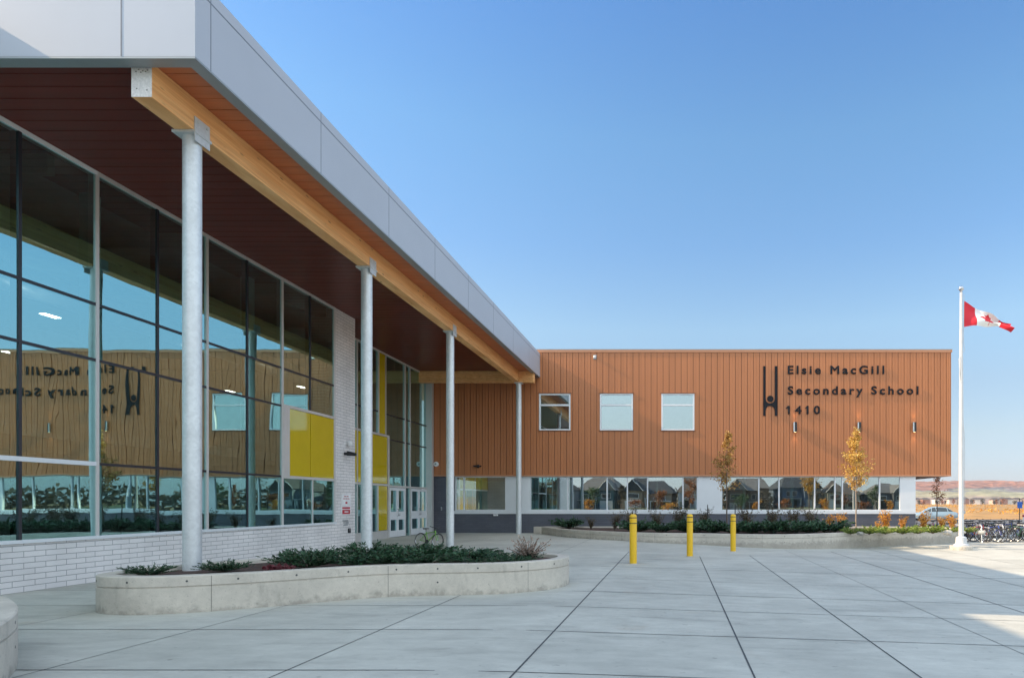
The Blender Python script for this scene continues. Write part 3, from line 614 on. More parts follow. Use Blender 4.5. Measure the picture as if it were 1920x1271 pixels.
m2 = MB(); m2.box(XC-.148, XC+.148, 9.664, 9.67, 7.463, SZ-.006); m2.build('beam_end_cap', mat('weathered_end_grain', (.74, .70, .68), .7, 0, .10, 9, fine=.12, fscale=35), cn)
m2 = MB()
for dx, dz in [(.02,.38),(-.04,.40),(.06,.37),(-.01,.36),(.09,.39),(-.08,.37),(.08,.10),(-.07,.12)]:
    m2.lathe((0,0,0), [(.001,0)], 3) if False else m2.box(XC+dx-.009, XC+dx+.011, 9.660, 9.6641, 7.46+dz-.007, 7.46+dz+.008)
m2.build('bolt', M['planter_line'], cn)
for yy in (10.68, 16.72, 22.92, 32.46):
    xx = XC if yy < 30 else -7.68
    m2 = MB(); m2.tube([(xx, yy, -.1), (xx, yy, 7.42 if yy < 30 else 7.37)], .132, 32); c_ = m2.build('column', M['galv'], cn, 40)
    m2 = MB(); ztop = 7.46 if yy < 30 else 7.41
    m2.box(xx-.19, xx+.185, yy-.19, yy+.19, ztop-.042, ztop-.002)
    if yy < 30:
        m2.box(xx+.152, xx+.166, yy-.17, yy+.17, 7.3, 7.68); m2.box(xx-.166, xx-.152, yy-.17, yy+.17, 7.46, 7.68)
        for sy in (-.1, .1): m2.tube([(xx+.166, yy+sy, 7.61), (xx+.186, yy+sy, 7.61)], .018, 8)
    m2.build('column_cap', M['galv'], c_, 40)

# ------------------------------------------------------------------ SIGN LETTERING
sg = thing('school_sign', 'black raised lettering and tall H shaped emblem on the brown boards', 'sign', (px_x(1430.6), YW-.03, 5.9))
def text_mesh(txt, width, cap, x, y, z, name, parent, m, ry=0, spacing=1.3, depth=.03, off=.012):
    cu = bpy.data.curves.new(name, 'FONT'); cu.body = txt; cu.size = 1; cu.space_character = spacing; cu.offset = 0; cu.bevel_depth = off; cu.bevel_resolution = 0; cu.extrude = .5; cu.resolution_u = 4
    o = bpy.data.objects.new(name, cu); col.objects.link(o)
    dg = bpy.context.evaluated_depsgraph_get(); me = bpy.data.meshes.new_from_object(o.evaluated_get(dg)); bpy.data.objects.remove(o)
    xs = [v.co.x for v in me.vertices]; x0, x1 = min(xs), max(xs)
    ca = bpy.data.curves.new('c', 'FONT'); ca.body = 'E'; ca.bevel_depth = off; oc = bpy.data.objects.new('c', ca); col.objects.link(oc)
    dg = bpy.context.evaluated_depsgraph_get(); mc = bpy.data.meshes.new_from_object(oc.evaluated_get(dg)); bpy.data.objects.remove(oc)
    hs = [v.co.y for v in mc.vertices]; h0, h1 = min(hs), max(hs)
    px = py = pz = 0; p = parent
    while p: px += p.location.x; py += p.location.y; pz += p.location.z; p = p.parent
    for v in me.vertices:
        a = (v.co.x-x0)/(x1-x0)*width; b = (v.co.y-h0)/(h1-h0)*cap; d = v.co.z*depth
        v.co = (x+a-px, y-d-depth*.5-py, z+b-pz)
    me.materials.clear(); me.materials.append(m)
    q = bpy.data.objects.new(name, me); col.objects.link(q); q.parent = parent
    return q
def pz(p): return 1.54+(942-p)/37.0
yt = YW-.05
text_mesh('Elsie MacGill', px_x(1657)-px_x(1476.5), .42, px_x(1476.5), yt, pz(701.7), 'lettering', sg, M['sign_black'], spacing=1.42, off=.026)
text_mesh('Secondary School', px_x(1721)-px_x(1476.5), .42, px_x(1476.5), yt, pz(740), 'lettering', sg, M['sign_black'], spacing=1.42, off=.026)
num = text_mesh('1410', px_x(1537)-px_x(1477), .42, px_x(1477), yt, pz(776.6), 'lettering', sg, M['sign_black'], spacing=1.42, off=.026)
m2 = MB()
vx = sorted(v.co.x for v in num.data.vertices); st_x = [vx[0]]+[b for a, b in zip(vx[:-1], vx[1:]) if b-a > .08]; zt_ = max(v.co.z for v in num.data.vertices)
for q in (st_x[0]+sg.location.x, px_x(1513.0)):
    q += .0; z_ = zt_+sg.location.z; ya_ = yt-.030
    a_ = [(q-.105, z_-.125), (q-.075, z_-.155), (q+.02, z_-.105), (q+.02, z_), (q-.01, z_)]
    m2.add([(x_, ya_, zz_) for x_, zz_ in a_]+[(x_, yt, zz_) for x_, zz_ in a_], [(0,1,2,3,4), (9,8,7,6,5)]+[(i, i+5, (i+1) % 5+5, (i+1) % 5) for i in range(5)])
m2.build('lettering', M['sign_black'], sg)
m2 = MB(); ya, yb = yt-.03, yt
for a, b in ((1430.6, 1435.2), (1452.4, 1457)): m2.box(px_x(a), px_x(b), ya, yb, pz(780), pz(687))
cx = 1443.8; xs = [1435.2+17.2*i/24 for i in range(25)]
for p, q in zip(xs[:-1], xs[1:]):
    t = lambda x_: 748+math.sqrt(max(0, 8.6**2-(x_-cx)**2)); b_ = lambda x_: 771-math.sqrt(max(0, 8.6**2-(x_-cx)**2))*1.15
    m2.add([(px_x(p), ya, pz(b_(p))), (px_x(q), ya, pz(b_(q))), (px_x(q), ya, pz(t(q))), (px_x(p), ya, pz(t(p))),
            (px_x(p), yb, pz(b_(p))), (px_x(q), yb, pz(b_(q))), (px_x(q), yb, pz(t(q))), (px_x(p), yb, pz(t(p)))], [(0,1,2,3),(4,7,6,5),(0,4,5,1),(3,2,6,7)])
m2.tube([(px_x(cx), ya, pz(748)), (px_x(cx), yb, pz(748))], 5.9/37, 24)
m2.build('emblem', M['sign_black'], sg)
# ------------------------------------------------------------------ FLAT WALL FITTINGS
for i, p in enumerate((1490, 1609.5, 1712.5)):
    lb = ['leftmost of three black and steel tube lamps on the brown wall, under the number', 'middle tube lamp on the brown wall, right above the golden tree', 'tube lamp on the brown wall nearest its right corner'][i]
    t = thing('wall_lamp', lb, 'wall lamp', (px_x(p), YW-.026, pz(801.5)), 0, 'tube lamps below the lettering')
    m2 = MB(); m2.lathe((px_x(p), YW-.15, pz(810.5)), [(.06,0),(.095,0),(.095,.495),(.06,.495)], 20); m2.build('lamp_body', M['black'] if True else None, t, 40)
    m2 = MB(); m2.box(px_x(p)-.10, px_x(p)-.035, YW-.235, YW-.15, pz(810.3), pz(792.5)); m2.build('lamp_trim', M['chrome'], t)
    m2 = MB(); m2.box(px_x(p)-.04, px_x(p)+.04, YW-.09, YW-.026, pz(803), pz(799)); m2.build('bracket', M['black'], t)
    m2 = MB(); m2.lathe((px_x(p), YW-.15, pz(810.5)-.003), [(.045,0),(.045,.002)], 16); m2.lathe((px_x(p), YW-.15, pz(792.2)+.002), [(.045,0),(.045,.002)], 16); m2.build('bulb', M['warm'], t)
    for dz, dr in ((.30, 0), (-.30, math.pi)):
        l = bpy.data.lights.new('lamp_glow', 'SPOT'); l.energy = 4; l.color = (1, .66, .34); l.spot_size = R(80); l.spot_blend = .8; l.shadow_soft_size = .03
        lo2 = bpy.data.objects.new('lamp_glow', l); col.objects.link(lo2); lo2.parent = t; lo2.location = (0, -.13, dz); lo2.rotation_euler = (math.pi - dr, 0, 0)
t = thing('security_camera', 'small white dome camera under the brown wing roof edge', 'camera', (px_x(1115.5), YW-.03, pz(670)))
m2 = MB(); m2.box(px_x(1112.5), px_x(1118.5), YW-.05, YW-.026, pz(674), pz(666)); m2.build('mounting_plate', M['trim'], t)
m2 = MB(); m2.lathe((px_x(1115.5), YW-.10, pz(673)), [(.005,0),(.05,.02),(.07,.07),(.07,.13),(.03,.15)], 16); m2.build('dome', M['whitesign'], t, 40)
t = thing('alarm_bell', 'round white horn on the brown boards beside the entrance jamb', 'alarm', (px_x(818.4), YW-.03, pz(870)))
m2 = MB(); m2.tube([(px_x(818.4), YW-.03, pz(870)), (px_x(818.4), YW-.10, pz(870))], [.13, .11], 20); m2.build('horn_body', M['whitesign'], t, 40)
m2 = MB(); m2.tube([(px_x(818.0), YW-.10, pz(870)), (px_x(818.0), YW-.112, pz(870))], .05, 16); m2.build('horn_mouth', M['trim'], t, 40)
t = thing('exterior_light', 'flat black wall light low on the brown boards under the canopy', 'wall light', (px_x(896.5), YW-.03, pz(874)))
m2 = MB(); m2.box(px_x(890), px_x(903), YW-.26, YW-.05, pz(875.2), pz(872.6)); m2.build('lamp_housing', M['black'], t, bevel=.01)
m2 = MB(); m2.box(px_x(895), px_x(899), YW-.05, YW-.026, pz(877), pz(871)); m2.build('wall_bracket', M['black'], t)
t = thing('emergency_light', 'small white twin fitting on the charcoal base under the canopy window', 'light fitting', (px_x(929), yl-.01, pz(965.5)))
m2 = MB(); m2.box(px_x(925), px_x(933.5), yl-.07, yl-.002, pz(967), pz(963.8)); m2.build('fitting_body', M['whitesign'], t, bevel=.008)
m2 = MB(); 
for q in (926.5, 932): m2.tube([(px_x(q), yl-.07, pz(964.5)), (px_x(q), yl-.12, pz(965.5))], .03, 12)
m2.build('spot', M['whitesign'], t, 40)
t = thing('water_outlet', 'small steel outlet low on the charcoal block beside the entrance jamb', 'outlet', (px_x(827.5), yl-.01, pz(953)))
m2 = MB(); m2.box(px_x(826), px_x(829), yl-.03, yl-.002, pz(956), pz(950)); m2.tube([(px_x(827.5), yl-.02, pz(952)), (px_x(827.5), yl-.1, pz(954))], .02, 10); m2.build('valve', M['chrome'], t)
# on the white pier (plane X = XG)
def YP(p): return 1240*(-XG)/(1266-p)
def ZP(px, py): return 1.54+(942-py)*YP(px)/1240
t = thing('pier_sign', 'white notice with red marks, uppermost on the white block pier', 'sign', (XG+.01, YP(648), 1.6))
m2 = MB(); m2.box(XG, XG+.012, YP(640), YP(656.7), 1.44, 1.83); m2.build('sign_face', M['whitesign'], t)
m2 = MB()
for k, (a, b, c, d) in enumerate([(.16,.30,1.74,1.765),(.34,.46,1.74,1.765),(.10,.24,1.66,1.685),(.27,.40,1.66,1.685),(.43,.52,1.66,1.685),(.25,.38,1.50,1.57)]): m2.box(XG+.012, XG+.015, YP(640)+a, YP(640)+b, c, d)
m2.build('sign_marks', M['redsign'], t)
t = thing('pier_sign', 'dark red notice with a white arrow band, second on the white block pier', 'sign', (XG+.01, YP(648), 1.25))
m2 = MB(); m2.box(XG, XG+.012, YP(640), YP(656.7), 1.13, 1.42); m2.build('sign_face', M['whitesign'], t)
m2 = MB(); m2.box(XG+.012, XG+.015, YP(640)+.04, YP(656.7)-.04, 1.15, 1.30); m2.box(XG+.012, XG+.015, YP(640)+.04, YP(656.7)-.04, 1.33, 1.39); m2.build('sign_band', M['redsign'], t)
m2 = MB(); m2.box(XG+.015, XG+.017, YP(640)+.18, YP(656.7)-.16, 1.21, 1.245); m2.build('sign_arrow', M['whitesign'], t)
t = thing('number_plate', 'broken dark lettering plate low on the white block pier', 'sign', (XG+.01, YP(648), .85))
m2 = MB()
for a, b, c, d in [(.02,.4,.90,.95),(.05,.2,.84,.88),(.24,.42,.83,.88),(.08,.36,.76,.81)]: m2.box(XG, XG+.012, YP(641.6)+a, YP(641.6)+b, c, d)
m2.build('plate', M['trim'], t)
t = thing('intercom', 'small dark box lowest on the white block pier', 'intercom', (XG+.01, YP(654), .55))
m2 = MB(); m2.box(XG, XG+.04, YP(652), YP(656), .50, .66); m2.build('intercom_body', M['black'], t, bevel=.006)
m2 = MB(); m2.box(XG+.04, XG+.044, YP(652.8), YP(655.2), .60, .64); m2.build('intercom_button', M['chrome'], t)
t = thing('wall_floodlight', 'black floodlight pointing out from the white block pier', 'floodlight', (XG, YP(650), 3.2))
m2 = MB(); m2.tube([(XG, YP(646), 3.20), (XG+.12, YP(646), 3.20)], .05, 12); m2.build('arm', M['black'], t)
m2 = MB(); m2.tube([(XG+.10, YP(645.5), 3.21), (XG+.38, YP(647.0), 3.17)], [.085, .05], 14); m2.build('lamp_head', M['black'], t, 40)
t = thing('security_camera', 'white dome camera above the black floodlight on the white pier', 'camera', (XG, YP(651), 3.55))
m2 = MB(); m2.lathe((XG+.09, YP(651), 3.45), [(.01,0),(.06,.03),(.085,.09),(.085,.15),(.03,.2)], 16); m2.box(XG, XG+.05, YP(651)-.04, YP(651)+.04, 3.56, 3.64); m2.build('dome', M['whitesign'], t, 40)

# ------------------------------------------------------------------ PLANTERS
def smooth_closed(P, k=5):
    n = len(P); out = []
    for i in range(n):
        p0, p1, p2, p3 = [Vector(P[(i+j-1) % n]) for j in range(4)]
        for s in range(k):
            t = s/k
            out.append(.5*((2*p1)+(p2-p0)*t+(2*p0-5*p1+4*p2-p3)*t*t+(3*p1-p0-3*p2+p3)*t**3))
    return [(v.x, v.y) for v in out]
def planter(label, P, top, joints=(), nholes=1.0, k=5):
    O = smooth_closed(P, k); cx_ = sum(p[0] for p in O)/len(O); cy_ = sum(p[1] for p in O)/len(O)
    t = thing('planter', label, 'planter', (cx_, cy_, 0))
    b = MB(); W = -.22
    prof = [(0, -.42), (0, top-.165), (-.016, top-.160), (-.016, top-.150), (0, top-.141), (0, top-.012), (-.012, top), (W+.012, top), (W, top-.012), (W, top-.3), (W, -.42)]
    nr = b.sweep(O, prof[::-1]); b.build('planter_wall', M['planter'], t, 30)
    s = MB(); inn = [(O[i][0]+nr[i].x*(W+.02), O[i][1]+nr[i].y*(W+.02)) for i in range(len(O))]
    n = len(inn); z = top-.07
    s.add([(cx_, cy_, z+.02)]+[(x, y, z) for x, y in inn], [(0, i+1, (i+1) % n+1) for i in range(n)])
    # centre fan can leave a crescent outline, so fill as one n-gon instead
    s = MB(); s.add([(x, y, z) for x, y in inn], [tuple(range(n))]); s.build('soil', M['mulch'], t)
    # groove shadow line and tie holes
    h = MB(); acc = 0
    for i in range(n):
        a = Vector(O[i]); c = Vector(O[(i+1) % n]); acc += (c-a).length
        if acc > nholes:
            acc = 0; q = a+nr[i]*.0
            for zz in (top-.075,) if (i % 2) else (top-.075, top-.30):
                h.tube([(q.x-nr[i].x*.01, q.y-nr[i].y*.01, zz), (q.x+nr[i].x*.002, q.y+nr[i].y*.002, zz)], .015, 8)
    h.build('tie_hole', M['joint'], t)
    j = MB()
    for (jx, jy) in joints:
        i = min(range(n), key=lambda q: (O[q][0]-jx)**2+(O[q][1]-jy)**2); p = O[i]; tn = Vector((-nr[i].y, nr[i].x))*.004; q = nr[i]*.0015
        j.add([(p[0]-tn.x+q.x, p[1]-tn.y+q.y, -.4), (p[0]+tn.x+q.x, p[1]+tn.y+q.y, -.4), (p[0]+tn.x+q.x, p[1]+tn.y+q.y, top-.01), (p[0]-tn.x+q.x, p[1]-tn.y+q.y, top-.01)], [(0,1,2,3)])
    if joints: j.build('wall_joint', M['planter_line'], t)
    return t
P1 = [(-8.32, 9.75), (-8.22, 9.38), (-7.85, 9.12), (-7.27, 9.07), (-6.7, 9.30), (-6.03, 9.75), (-5.3, 10.40), (-4.8, 10.75), (-4.2, 10.93), (-3.55, 11.02), (-2.95, 11.16), (-2.45, 11.48), (-2.12, 11.95), (-2.02, 12.5), (-2.15, 13.05), (-2.6, 13.45), (-3.3, 13.65),
      (-4.5, 13.75), (-5.7, 13.6), (-6.7, 13.1), (-7.4, 12.4), (-7.95, 11.6), (-8.25, 10.7), (-8.34, 10.2)]
planter('long curved concrete planter of junipers around the nearest steel column', P1, .52, [(-4.7, 10.8), (-2.53, 11.4), (-6.6, 9.35)], .62)
P2 = [(-9.6, 7.62), (-8.9, 7.66), (-8.1, 7.55), (-7.37, 7.24), (-6.83, 6.84), (-6.32, 6.36), (-5.88, 5.85), (-5.5, 5.28), (-5.25, 4.6), (-5.3, 3.95), (-5.8, 3.6), (-6.5, 3.7), (-7.5, 4.3), (-8.6, 5.0), (-9.6, 5.5), (-9.95, 6.2), (-9.95, 7.1)]
planter('rounded end of a concrete planter at the bottom left corner of the picture', P2, .52, [], .8)
# far planter outline
FPX = [(1017.6,1000.6),(1059,1006.6),(1148,1012.5),(1227.5,1017.4),(1320,1021.5),(1429,1027.4),(1517,1029),(1648,1025),(1740,1020.8),(1790,1018)]
def ground_pt(px, py):
    x = 0
    for _ in range(30): x = (px-1266)*(1.54-g(x))/(py-942)
    return (x, 1240*(1.54-g(x))/(py-942))
F = [ground_pt(*q) for q in FPX]
P3 = [(F[0][0]-.25, F[0][1]+.15)]+F+[(12.9, F[-1][1]+.15), (13.2, F[-1][1]+.9), (13.1, 31.0), (12.6, 32.6), (9, 33.0), (4, 33.1), (0, 33.1), (-4, 33.15), (-6.4, 33.2)]
planter('long low concrete planter in front of the brown wing', P3, .35, [(F[5][0], F[5][1]), (F[3][0], F[3][1]), (F[7][0], F[7][1])], 1.2, 4)

# ------------------------------------------------------------------ PLANTS
def rv(a=1): return Vector((random.uniform(-a,a), random.uniform(-a,a), random.uniform(-a,a)))
def leaf(mb, p, d, ln, wd):
    s = d.cross(rv()).normalized()*wd/2; e = p+d*ln; mid = p+d*ln*.5
    mb.add([p, mid+s, e, mid-s], [(0,1,2,3)])
def juniper(r, h, nb, matn='juniper', name='juniper_shrub', seed=0, ln=.075, wd=.022, per=34):
    random.seed(seed)
    t = thing(name, 'x', 'shrub'); b = MB(); st = MB()
    for i in range(nb):
        a = random.uniform(0, 2*math.pi); rr = r*random.uniform(.45, 1.1); hh = h*random.uniform(.45, 1.15)*(1.25-.5*rr/r)
        tip = Vector((math.cos(a)*rr, math.sin(a)*rr, hh)); p1 = Vector((math.cos(a)*rr*.45, math.sin(a)*rr*.45, hh*.55))
        st.tube([(0,0,0), p1, tip], [.008, .005, .002], 4, False)
        for k in range(per):
            tt = random.uniform(.25, 1.03); q = (1-tt)**2*Vector((0,0,0))+2*tt*(1-tt)*p1+tt*tt*tip
            d0 = (tip-p1).normalized(); d = (d0+rv(.85)).normalized(); d.z = abs(d.z)*.8+.05; d.normalize()
            leaf(b, q, d, ln*random.uniform(.7, 1.5), wd*random.uniform(.8, 1.6))
    b.build('foliage', M[matn], t, world=False); st.build('stem', M['bark'], t, world=False)
    return t
JG = 'junipers in the near planter'
protos = [juniper(.62, .36, 60, seed=s) for s in (1, 2, 3)]
def col_juniper(i): return protos[i % 3]
spots = [(-7.75, 9.75, .50), (-7.05, 10.35, .62), (-6.05, 10.9, .95), (-5.45, 11.35, 1.0), (-4.9, 11.5, 1.0), (-5.7, 12.3, 1.1), (-4.3, 11.6, 1.0), (-4.75, 12.4, 1.15), (-3.85, 12.3, 1.1), (-3.5, 11.65, .8), (-3.0, 12.45, .85), (-6.5, 11.9, .9), (-5.15, 12.95, 1.1), (-4.1, 13.05, 1.0), (-2.85, 11.85, .55)]
spots.sort(key=lambda s: s[0]/s[1])
for i, (x, y, s) in enumerate(spots):
    desc = {0: 'small flat dark juniper at the left tip of the near planter', 1: 'low dark juniper standing alone just right of the nearest column', len(spots)-1: 'small dark juniper next to the dry seed heads in the near planter'}
    cover(protos[i % 3], desc.get(i, 'dark green juniper, %s from the left in the near planter' % ORD[i]), (x, y, .46), random.uniform(0, 6), s*random.uniform(.95, 1.08), first=i < 3, group=JG).scale.z *= .46 if x > -4.6 else (.62 if x > -5.6 else .75)
hp = juniper(.26, .14, 40, 'heuchera', 'red_leaved_plant', 5, .08, .06, 10)
cover(hp, 'low wine red plant between the two left junipers in the near planter', (-6.15, 10.25, .44), 0, .75, True)
sh = juniper(.34, .42, 46, 'straw', 'seed_head_shrub', 6, .035, .02, 16); cover(sh, 'dry pinkish seed head shrub at the right end of the near planter', (-2.75, 12.5, .46), 0, 1.1, True)
# second planting: foreground left planter stays bare; far planter planting
FJ = 'dark ground shrubs in the shaded part of the far planter'
fp = juniper(.6, .34, 46, seed=11, ln=.1, wd=.035, per=26); k = 0
fs = [(-5.2, 32.2), (-1.6, 28.3), (-.6, 27.8), (.6, 27.6), (1.6, 27.3), (2.3, 27.0), (3.1, 26.9), (3.9, 26.8), (4.7, 26.9), (5.5, 27.0), (6.3, 27.2), (1.0, 28.6), (3.4, 28.2), (5.0, 28.2)]
fs.sort(key=lambda s: s[0]/s[1])
for i, (x, y) in enumerate(fs):
    cover(fp, ('lone dark shrub at the left tip of the far planter' if i == 0 else 'dark green low shrub, %s from the left in the far planter' % ORD[i]), (x, y, .28), i*1.7, random.uniform(1.1, 1.5), i == 0, FJ)
gp = juniper(.45, .26, 46, 'grass_leaf', 'ground_cover_clump', 12, .09, .03, 22)
gs = [(7.0, 26.4), (7.7, 26.3), (8.4, 26.4), (9.1, 26.5), (9.8, 26.7), (10.5, 27.0), (11.4, 27.4), (12.0, 27.3), (8.8, 27.2), (10.2, 27.6)]
gs.sort(key=lambda s: s[0]/s[1])
for i, (x, y) in enumerate(gs): cover(gp, 'bright green clump, %s from the left in the sunlit end of the far planter' % ORD[i], (x, y, .28), i*2.1, random.uniform(.8, 1.15), i == 0, 'bright green clumps in the far planter')
def shrub(name, matn, r, h, seed, nl=420, ls=.07, nb=14):
    random.seed(seed); t = thing(name, 'x', 'shrub'); b = MB(); st = MB()
    for i in range(nb):
        a = random.uniform(0, 6.28); rr = r*random.uniform(.2, 1); tip = Vector((math.cos(a)*rr, math.sin(a)*rr, h*random.uniform(.6, 1)))
        p1 = Vector((tip.x*.35, tip.y*.35, tip.z*.5)); st.tube([(0,0,0), p1, tip], [.010, .007, .002], 4, False)
        for q in range(nl//nb):
            tt = random.uniform(.3, 1.02); pp = p1.lerp(tip, (tt-.5)*2) if tt > .5 else p1*tt*2
            leaf(b, pp+rv(.07), rv().normalized(), ls*random.uniform(.6, 1.3), ls*random.uniform(.4, .7))
    b.build('foliage', M[matn], t, world=False); st.build('stem', M['bark'], t, world=False); return t
os_ = shrub('autumn_shrub', 'orange', .34, .85, 21, 600)
oo = sorted([(6.6, 28.4, .9), (7.2, 28.6, 1.0), (9.0, 28.3, 1.15), (9.9, 28.8, .85), (10.9, 29.0, 1.1), (11.8, 29.2, .8), (8.5, 27.6, .6), (12.4, 29.6, .9)], key=lambda s: s[0]/s[1])
for i, (x, y, s) in enumerate(oo): cover(os_, 'orange autumn shrub, %s from the left against the charcoal base' % ORD[i], (x, y, .28), i*1.3, s, i == 0, 'orange autumn shrubs in the far planter')
ds = shrub('twiggy_shrub', 'dull', .52, 1.15, 22, 900, .075, 24)
dd = sorted([(-2.7, 29.5, .75), (-1.9, 28.8, .9), (-.8, 29.4, .85), (.1, 29.2, 1.0), (1.3, 29.3, .9), (3.2, 29.3, 1.0), (4.2, 29.0, .95), (5.2, 29.2, 1.0), (6.0, 28.9, .95), (-3.9, 30.6, .55)], key=lambda s: s[0]/s[1])
for i, (x, y, s) in enumerate(dd): cover(ds, 'brownish twiggy shrub, %s from the left against the charcoal base' % ORD[i], (x, y, .28), i*1.9, s, i == 0, 'twiggy shrubs in the far planter')
# pale rocks
for i, (x, y, s) in enumerate([(7.35, 26.2, .16), (11.0, 26.7, .20), (12.5, 27.0, .17), (11.7, 26.9, .12)]):
    random.seed(40+i); b = MB(); n1, n2 = 10, 6; vs_ = []
    for a in range(n2+1):
        for c in range(n1):
            th = math.pi*a/n2; ph = 2*math.pi*c/n1; q = Vector((math.sin(th)*math.cos(ph), math.sin(th)*math.sin(ph), math.cos(th)*.55)); q *= s*(1+.35*noise.noise(q*1.7+Vector((i*5, 0, 0))))
            vs_.append((x+q.x, y+q.y, .33+q.z))
    b.add(vs_, [(a*n1+c, a*n1+(c+1) % n1, (a+1)*n1+(c+1) % n1, (a+1)*n1+c) for a in range(n2) for c in range(n1)])
    tag(b.build('rock', M['rock']), ['pale rock at the foot of the golden tree', 'large pale rock, left of the pair near the flagpole', 'rightmost pale rock in the planter beside the flagpole', 'smallest pale rock in the planter, left of the flagpole'][i], 'rock', 'pale rocks in the far planter')
def tree(name, label, cat, loc, h, crown0, half, mats, nl, seed, ls=.08, trunk=.035, barkm='bark', group=None, prof=None, spread=1, layers=None):
    """tapered trunk, limbs, and leaf sized faces gathered round the limbs"""
    random.seed(seed); t = thing(name, label, cat, loc, 0, group)
    tr = MB(); pts = [(random.uniform(-.015, .015)*h*.3, random.uniform(-.015, .015)*h*.3, h*k/8) for k in range(9)]; pts[0] = (0, 0, 0)
    tr.tube(pts, [trunk*(1-.82*k/8) for k in range(9)], 8); b = MB(); nbr = max(16, int(nl/55))
    for i in range(nbr):
        u = (i+random.random())/nbr; z0 = crown0*h + (h-crown0*h)*u*.92; wdt = half*(prof(u) if prof else (math.sin(math.pi*min(1, u*.85+.15))**.7))
        a = random.uniform(0, 6.28); rr = wdt*random.uniform(.55, 1.1); up = rr*random.uniform(.5, 1.1)*spread
        k = min(8, z0/h*8); bp = Vector(pts[int(k)]).lerp(Vector(pts[min(8, int(k)+1)]), k-int(k)); tip = Vector((math.cos(a)*rr, math.sin(a)*rr, min(h, z0+up)))
        tr.tube([bp, bp.lerp(tip, .5)+Vector((0, 0, -up*.12)), tip], [trunk*.28, trunk*.18, trunk*.06], 4, False)
        dens = random.uniform(.1, 1.9)
        for q in range(int(nl/nbr*dens)):
            pp = bp.lerp(tip, random.uniform(.25, 1.05)); leaf(b, pp+rv(wdt*.22+.02), rv().normalized(), ls*random.uniform(.6, 1.3), ls*random.uniform(.45, .8))
    for k in range(int(nl*.06)):
        leaf(b, Vector((0, 0, h*random.uniform(.85, 1.0)))+rv(half*.12), rv().normalized(), ls, ls*.6)
    tr.build('trunk', M[barkm], t, 60, world=False); b.build('crown', M[mats], t, world=False); return t
cone = lambda u: max(.12, 1-u)**.62 if u > .25 else .55+.45*u/.25
tree('columnar_tree', 'young columnar tree with mixed brown and gold leaves, left of the two', 'tree', (2.23, 28.5, .28), 4.34, .38, 0.76, 'goldbrown', 1800, 31, .085, .035, 'bark', 'young trees in the far planter', cone)  # brown and gold leaves mixed at random over the whole crown
tree('columnar_tree', 'young golden columnar tree under the middle tube lamp, right of the two', 'tree', (7.80, 28.5, .28), 4.45, .38, 0.78, 'gold', 2500, 32, .09, .035, 'bark_pale', 'young trees in the far planter', cone)
for (x, y, lb) in [(1.4, 28.6, 'thin dark stake left of the left columnar tree'), (2.6, 28.7, 'thin dark stake right beside the left columnar tree trunk')]:
    b = MB(); b.box(x-.02, x+.02, y-.02, y+.02, .2, 1.45); tag(b.build('tree_stake', M['black'], bevel=.004), lb, 'stake', 'stakes in the far planter')
tree('parking_tree', 'small bare dark red tree standing behind the bicycles left of the flagpole', 'tree', (18.4, 46.5, -.33), 4.0, .42, .95, 'rust', 520, 33, .11, .05, 'bark', None, cone)

# ------------------------------------------------------------------ BOLLARDS
def bollard(label, x, y, first=None):
    if first: t = copy_tree(first); t.location = (x, y, g(x)); t['label'] = label; return t
    t = thing('bollard', label, 'bollard', (x, y, g(x)), 0, 'yellow bollards on the plaza')
    b = MB(); b.lathe((0,0,0), [(.094,-.02),(.094,1.20),(.088,1.235),(.07,1.262),(.035,1.275)], 28); b.build('sleeve', M['ypaint'], t, 40, world=False)
    for z in (1.03, 1.17):
        b = MB(); b.lathe((0,0,z), [(.0945,0),(.0958,.002),(.0958,.020),(.0945,.022)], 28); b.build('band', M['btape'], t, 40, world=False)
    b = MB(); b.lathe((0,0,.0), [(.108,-.01),(.108,.006),(.095,.012)], 28); b.build('base_ring', M['paving'], t, 40, world=False)
    return t
b1 = bollard('nearest and leftmost of the three yellow bollards', -1.08, 17.0); bollard('middle one of the three yellow bollards', .44, 19.9, b1); bollard('farthest and rightmost of the three yellow bollards', 1.98, 22.6, b1)

# ------------------------------------------------------------------ FLAGPOLE AND FLAG
FX, FY = 11.2, 25.9; gz = -.30
t = thing('flagpole', 'tall white flagpole on a round concrete footing near the planter end', 'flagpole', (FX, FY, gz))
b = MB(); b.tube([(FX, FY, gz+.1), (FX, FY, 4), (FX, FY, 9.75)], [.100, .088, .052], 20); b.build('pole', M['polewhite'], t, 40)
b = MB(); b.lathe((FX, FY, gz), [(.30,.12),(.30,.20),(.22,.24),(.20,.48),(.14,.52)], 24); b.build('flange', M['polewhite'], t, 30)
b = MB(); b.lathe((FX, FY, gz), [(.42,-.05),(.42,.14),(.40,.16)], 32); b.build('footing', M['planter'], t, 30)
b = MB(); b.lathe((FX, FY, 9.75), [(.02,0),(.05,.03),(.03,.06),(.08,.10),(.105,.16),(.08,.22),(.02,.26)], 16); b.build('finial', M['chrome'], t, 50)
b = MB(); b.tube([(FX+.10, FY-.02, 9.68), (FX+.085, FY-.02, 7.9), (FX+.12, FY-.02, 7.5), (FX-.12, FY-.06, 7.15), (FX+.12, FY-.03, 4), (FX+.135, FY-.02, 1.2)], .010, 6); b.build('halyard', M['polewhite'], t)
b = MB(); b.box(FX+.1, FX+.15, FY-.03, FY+.03, 1.1, 1.22); b.build('cleat', M['chrome'], t)
leafp = []
x, y = -90, 2030; leafp.append((x, y))
